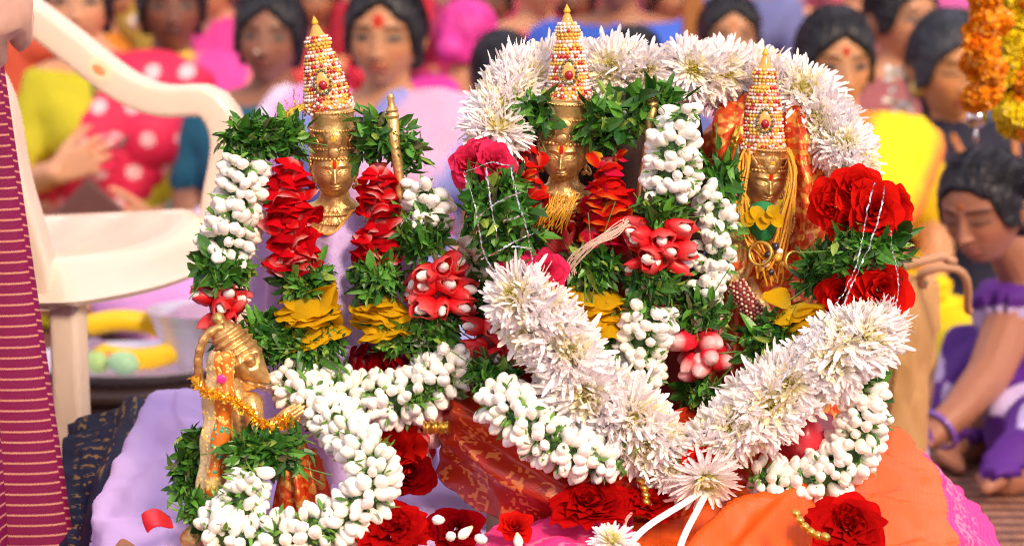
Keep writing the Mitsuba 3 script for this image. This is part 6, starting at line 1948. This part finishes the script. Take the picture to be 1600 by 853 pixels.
def strap(pts, w, h, n=50):
    """A moulded band: section w across, h deep, rounded."""
    q = spline(np.array(pts, float), n=n)
    t = tangents(q)
    side = np.array([0, 1.0, 0.0])
    s_ = side - t * (t @ side)[:, None]; s_ /= np.linalg.norm(s_, axis=1, keepdims=True)
    u_ = np.cross(s_, t)
    g = np.linspace(0, 2 * np.pi, 25)[:-1]
    c, s2 = np.cos(g), np.sin(g)
    sx = np.sign(c) * np.abs(c) ** 0.45 * w / 2
    sz = np.sign(s2) * np.abs(s2) ** 0.45 * h / 2
    ring = q[:, None] + s_[:, None] * sx[None, :, None] + u_[:, None] * sz[None, :, None]
    ns = 24
    f = []
    for i in range(n - 1):
        for j in range(ns):
            a, b = i * ns + j, i * ns + (j + 1) % ns
            f += [[a, b, b + ns], [a, b + ns, a + ns]]
    v = np.vstack([ring.reshape(-1, 3), q[:1], q[-1:]])
    for j in range(ns):
        f += [[n * ns, (j + 1) % ns, j], [n * ns + 1, (n - 1) * ns + j, (n - 1) * ns + (j + 1) % ns]]
    m = trimesh.Trimesh(v, f, process=False)
    if m.volume < 0:
        m.invert()
    return m


part(k, 'arm', mikit.ply(moved(strap([(0.012, 0.24, 0.44), (0.012, 0.24, 0.52), (0.011, 0.24, 0.580), (-0.002, 0.24, 0.596), (-0.04, 0.24, 0.598), (-0.09, 0.24, 0.610), (-0.14, 0.24, 0.645), (-0.20, 0.24, 0.69), (-0.27, 0.235, 0.74), (-0.36, 0.22, 0.80), (-0.45, 0.17, 0.85)], 0.052, 0.035), CH), 'mat_plastic', smooth=50))
part(k, 'arm', mikit.ply(moved(strap([(-0.030, -0.225, 0.44), (-0.040, -0.23, 0.50), (-0.056, -0.235, 0.57), (-0.066, -0.24, 0.63), (-0.092, -0.24, 0.665), (-0.14, -0.24, 0.69), (-0.22, -0.24, 0.72), (-0.32, -0.23, 0.77), (-0.45, -0.17, 0.85)], 0.034, 0.024), CH), 'mat_plastic', smooth=50))
back = np.array([[(-0.44 - 0.06 * v - 0.03 * math.cos(u * 1.5) + 0.05, 0.205 * u * (1 - 0.1 * v), 0.45 + 0.42 * v) for u in np.linspace(-1, 1, 40)] for v in np.linspace(0, 1, 30)])
m, uv = grid_mesh(back, 0.006)
part(k, 'backrest', mikit.ply(moved(m, CH), 'mat_plastic', smooth=50))
for x, y in ((-0.015, -0.215), (0.020, 0.24), (-0.44, -0.21), (-0.44, 0.21)):
    part(k, 'leg', mikit.ply(moved(strap([(x, y, 0.45), (x + 0.004, y, 0.25), (x + (0.02 if x > -0.1 else -0.04), y * 1.04, 0.0)], 0.034, 0.028, 12), CH), 'mat_plastic', smooth=50))
q = trimesh.creation.icosphere(subdivisions=3)
q.vertices = np.array(q.vertices) * [0.015, 0.0015, 0.012]
part(k, 'oval_sticker', vcol(moved(q, CH @ trs((-0.118, 0.2135, 0.632), roty(0.6))), 'mat_shiny', np.array([0.82, 0.72, 0.50])))
q = trimesh.creation.icosphere(subdivisions=3)
q.vertices = np.array(q.vertices) * [0.008, 0.0012, 0.005]
part(k, 'orange_emblem', vcol(moved(q, CH @ trs((-0.118, 0.2120, 0.632), roty(0.6))), 'mat_shiny', np.array([0.80, 0.30, 0.12])))

# ------------------------------------------------------------------ fruit plate on a dark chest behind the chair
YB = 3.0
k = thing('dark_chest', 'low dark wooden chest under the fruit plate', 'chest')
a, b = at(90, 600, 2.86), at(330, 600, 2.86)
ztop = at(200, 592, 3.0)[2]
scene['mat_dark'] = princ((0.030, 0.012, 0.010), 0.5)
part(k, 'chest_body', mikit.ply(rbox(a[0] - 0.05, b[0] + 0.06, 2.86, 3.3, 0.0, ztop - 0.012), 'mat_dark', smooth=30))
part(k, 'lid', mikit.ply(rbox(a[0] - 0.06, b[0] + 0.07, 2.85, 3.31, ztop - 0.010, ztop + 0.004), 'mat_dark', smooth=30))
scene['mat_steel'] = princ((0.66, 0.62, 0.76), 0.32, 0.55)
k = thing('steel_plate', 'wide shallow steel plate holding bananas and mangoes', 'plate')
pc = at(205, 570, 3.03); pc[2] = ztop + 0.006
pl_ = lathe([(1e-4, 0), (0.105, 0.0), (0.120, 0.004), (0.138, 0.017), (0.144, 0.019), (0.144, 0.016), (0.123, 0.002), (0.107, -0.003), (1e-4, -0.003)], 64)
part(None, k, mikit.ply(moved(pl_, trs(pc)), 'mat_steel', smooth=40))


def banana(bend, L, r):
    t = np.linspace(0, 1, 30)
    p = np.stack([L * (t - 0.5), 0 * t, bend * L * (1 - 4 * (t - 0.5) ** 2)], 1)
    rad = r * np.clip(np.minimum(t * 9 + 0.18, (1 - t) * 6 + 0.22), 0, 1)
    m = tube(p, rad, 12)
    v = np.array(m.vertices)
    tt = (v[:, 0] / L + 0.5)
    c = np.tile([0.78, 0.50, 0.012], (len(v), 1))
    g = sstep(0.10, 0.0, tt)[:, None] + sstep(0.93, 1.0, tt)[:, None]
    return m, c * (1 - g) + np.array([0.20, 0.22, 0.03]) * g


for i, (px, py, Y, ang, tilt, lab) in enumerate(((204, 522, 3.04, 0.10, 0.10, 'upper ripe yellow banana on the steel plate'), (222, 541, 2.98, -0.10, -0.10, 'lower ripe yellow banana on the steel plate'))):
    k = thing('banana', lab, 'banana', None)
    m, c = banana(-0.12 if i else 0.13, 0.14, 0.0150)
    part(None, k, vcol(moved(m, trs(at(px, py, Y), roty(tilt) @ rotz(ang))), 'mat_bud', c))
for px, py, Y, r, c, lab in ((192, 567, 2.93, 20, (0.36, 0.62, 0.36), 'pale green mango at the front of the steel plate'), (150, 566, 2.95, 18, (0.40, 0.60, 0.22), 'small green mango at the left of the plate'), (146, 545, 3.08, 18, (0.62, 0.42, 0.60), 'pale pink fruit at the left of the bananas'), (170, 562, 2.96, 13, (0.72, 0.12, 0.03), 'small red orange fruit between the mangoes')):
    k = thing('fruit', lab, 'fruit')
    q = trimesh.creation.icosphere(subdivisions=3)
    qv = np.array(q.vertices)
    q.vertices = qv * [1.25, 1, 0.95] * (1 + 0.06 * np.tanh(3 * qv[:, :1]) * np.array([[0, 1, 1]]))
    part(None, k, vcol(moved(q, trs(at(px, py, Y), roty(0.2), px2m(r, Y))), 'mat_bud', np.array(c)))
k = thing('steel_bowl', 'deep steel bowl standing right of the fruit plate', 'bowl')
bo = lathe([(1e-4, 0), (0.05, 0), (0.075, 0.02), (0.092, 0.065), (0.098, 0.085), (0.102, 0.087), (0.100, 0.082), (0.088, 0.06), (0.07, 0.018), (0.045, 0.006), (1e-4, 0.006)], 48)
pb = at(350, 590, 3.02); pb[2] = ztop + 0.006
part(None, k, mikit.ply(moved(bo, trs(pb)), 'mat_steel', smooth=40))
k = thing('puffed_rice', 'purplish heap of offerings filling the deep steel bowl', 'offering', None)
q = trimesh.creation.icosphere(subdivisions=4)
qv = np.array(q.vertices)
q.vertices = qv * [0.085, 0.085, 0.035] * (1 + 0.15 * (meshkit.noise(qv * 9, 3)[:, None] - 0.5)) + pb + [0, 0, 0.062]
part(None, k, vcol(q, 'mat_cloth', np.array([0.42, 0.26, 0.40])))

# ------------------------------------------------------------------ jute bag at the right
k = thing('paper_bag', 'tan carrier bag with thick cord handles between the flowers and the girl', 'bag')
scene['mat_bag'] = cloth_bump(proc(lambda p, n, uv: mix([0.52, 0.30, 0.12], [0.40, 0.20, 0.07], fbm(p.x * 14, p.y * 14, p.z * 5, 3))), rough=0.7)
m, uv = sheet([[(1372, 424, 2.20), (1396, 428, 2.17), (1420, 436, 2.20), (1446, 442, 2.34), (1452, 440, 2.50)], [(1368, 560, 2.20), (1392, 560, 2.17), (1416, 570, 2.19), (1440, 570, 2.33), (1448, 560, 2.50)],
               [(1362, 700, 2.20), (1384, 700, 2.18), (1404, 705, 2.20), (1424, 700, 2.33), (1436, 690, 2.50)], [(1352, 960, 2.20), (1372, 960, 2.18), (1390, 960, 2.20), (1416, 930, 2.33), (1426, 900, 2.50)]], 50, 50, 0.003,
              lambda u, v: 0.006 * np.sin(u * 15) * (1 - 0.5 * v) + wav(u, v, 6, 71, 0.015))
part(k, 'bag_front', mikit.ply(m, 'mat_bag', smooth=True, uv=uv))
m, uv = sheet([[(1340, 428, 2.32), (1400, 424, 2.52), (1452, 440, 2.50)], [(1335, 690, 2.32), (1395, 680, 2.52), (1436, 690, 2.50)], [(1330, 940, 2.32), (1390, 920, 2.52), (1426, 900, 2.50)]], 30, 30, 0.003)
part(k, 'bag_back', mikit.ply(m, 'mat_bag', smooth=True, uv=uv))
for pts in ([(1404, 440, 2.17), (1412, 418, 2.16), (1440, 408, 2.16), (1475, 402, 2.2), (1492, 408, 2.26)], [(1444, 446, 2.33), (1462, 420, 2.30), (1492, 420, 2.30), (1512, 448, 2.32), (1516, 486, 2.36)]):
    q = spline(np.array([at(*p) for p in pts]), n=40)
    part(k, 'cord_handle', vcol(tube(q, px2m(6.5, 2.3), 12), 'mat_cloth', np.array([0.50, 0.27, 0.16])))

# ------------------------------------------------------------------ hanging flower strands, upper right
def pompon(seed, col, rad=0.017, n=150, flat=0.75):
    rr = np.random.default_rng(seed)
    d = rr.normal(size=(n, 3)); d /= np.linalg.norm(d, axis=1, keepdims=True)
    pos = d * rad * np.array([0.72, 0.72, 0.72 * flat])
    cols = np.array(col) * rr.uniform(0.7, 1.12, (n, 1))
    tg = np.cross(d, rr.normal(size=(n, 3))); tg /= np.linalg.norm(tg, axis=1, keepdims=True)
    m, c = leaf_batch(pos, d * [0.9, 0.9, 0.9 * flat] + tg * 0.8, d, np.full(n, rad * 0.46), np.full(n, rad * 0.50), cols, rr.uniform(-0.3, 0.3, n))
    core = trimesh.creation.icosphere(subdivisions=2)
    core.vertices = np.array(core.vertices) * rad * 0.78 * [1, 1, flat]
    return vcol(cat([m, core]), 'mat_petal', np.vstack([c, np.tile(np.array(col) * 0.6, (len(core.vertices), 1))]), smooth=False)


OR_M = [pompon(i, (0.95, 0.36, 0.008)) for i in range(3)]
YE_M = [pompon(i + 5, (0.92, 0.74, 0.015), 0.019, 150, 0.55) for i in range(3)]
rr = np.random.default_rng(17)
for nm, lab, x, y0, y1, Y, sh, wd, st in (('marigold_garland', 'orange marigold strand hanging at the upper right', 1536, -30, 152, 2.36, OR_M, 12, 17), ('yellow_flower_garland', 'yellow flower strand hanging beside the orange marigolds at the right edge', 1586, -30, 202, 2.46, YE_M, 7, 22),
                                          ('marigold_garland', 'second orange marigold strand cut by the right frame edge', 1618, -30, 205, 2.45, OR_M, 10, 26)):
    k = thing(nm, lab, 'garland')
    y = y1
    while y > y0:
        for _ in range(2):
            part(k, 'flower_head', put(sh[rr.integers(3)], frame(at(x + rr.normal() * wd * 0.6 + 0.02 * (y1 - y), y + rr.normal() * 3, Y + rr.normal() * 0.012), [rr.normal() * 0.3, rr.normal() * 0.3, 1], None, rr.uniform(0.85, 1.12))))
        y -= st
    a, b = at(x, y1, Y), at(x, y0, Y)
    part(k, 'string', vcol(tube(np.array([a, b, b + [0, 0, 1.2]]), 0.0012, 6), 'mat_cloth', np.array([0.5, 0.4, 0.2])))
k = thing('silver_bauble', 'shiny silver ball hanging under the orange marigold strand', 'ornament')
a = at(1526, 184, 2.46)
part(k, 'ball', mikit.ply(moved(trimesh.creation.icosphere(subdivisions=3), trs(a, None, px2m(17, 2.46))), 'mat_silver', smooth=True))
part(k, 'drop', mikit.ply(moved(lathe([(1e-4, 0), (0.004, 0.006), (0.0025, 0.014), (1e-4, 0.02)], 14), trs(a - np.array([0, 0, 0.029]))), 'mat_silver', smooth=True))

# ------------------------------------------------------------------ the table of colour pairs that the materials read
_t = np.array(PAL, np.float32)
PAL_A = mi.Color3f(*[mi.Float(np.ascontiguousarray(_t[:, k])) for k in range(3)])
PAL_B = mi.Color3f(*[mi.Float(np.ascontiguousarray(_t[:, k + 3])) for k in range(3)])
dr.eval(PAL_A, PAL_B)
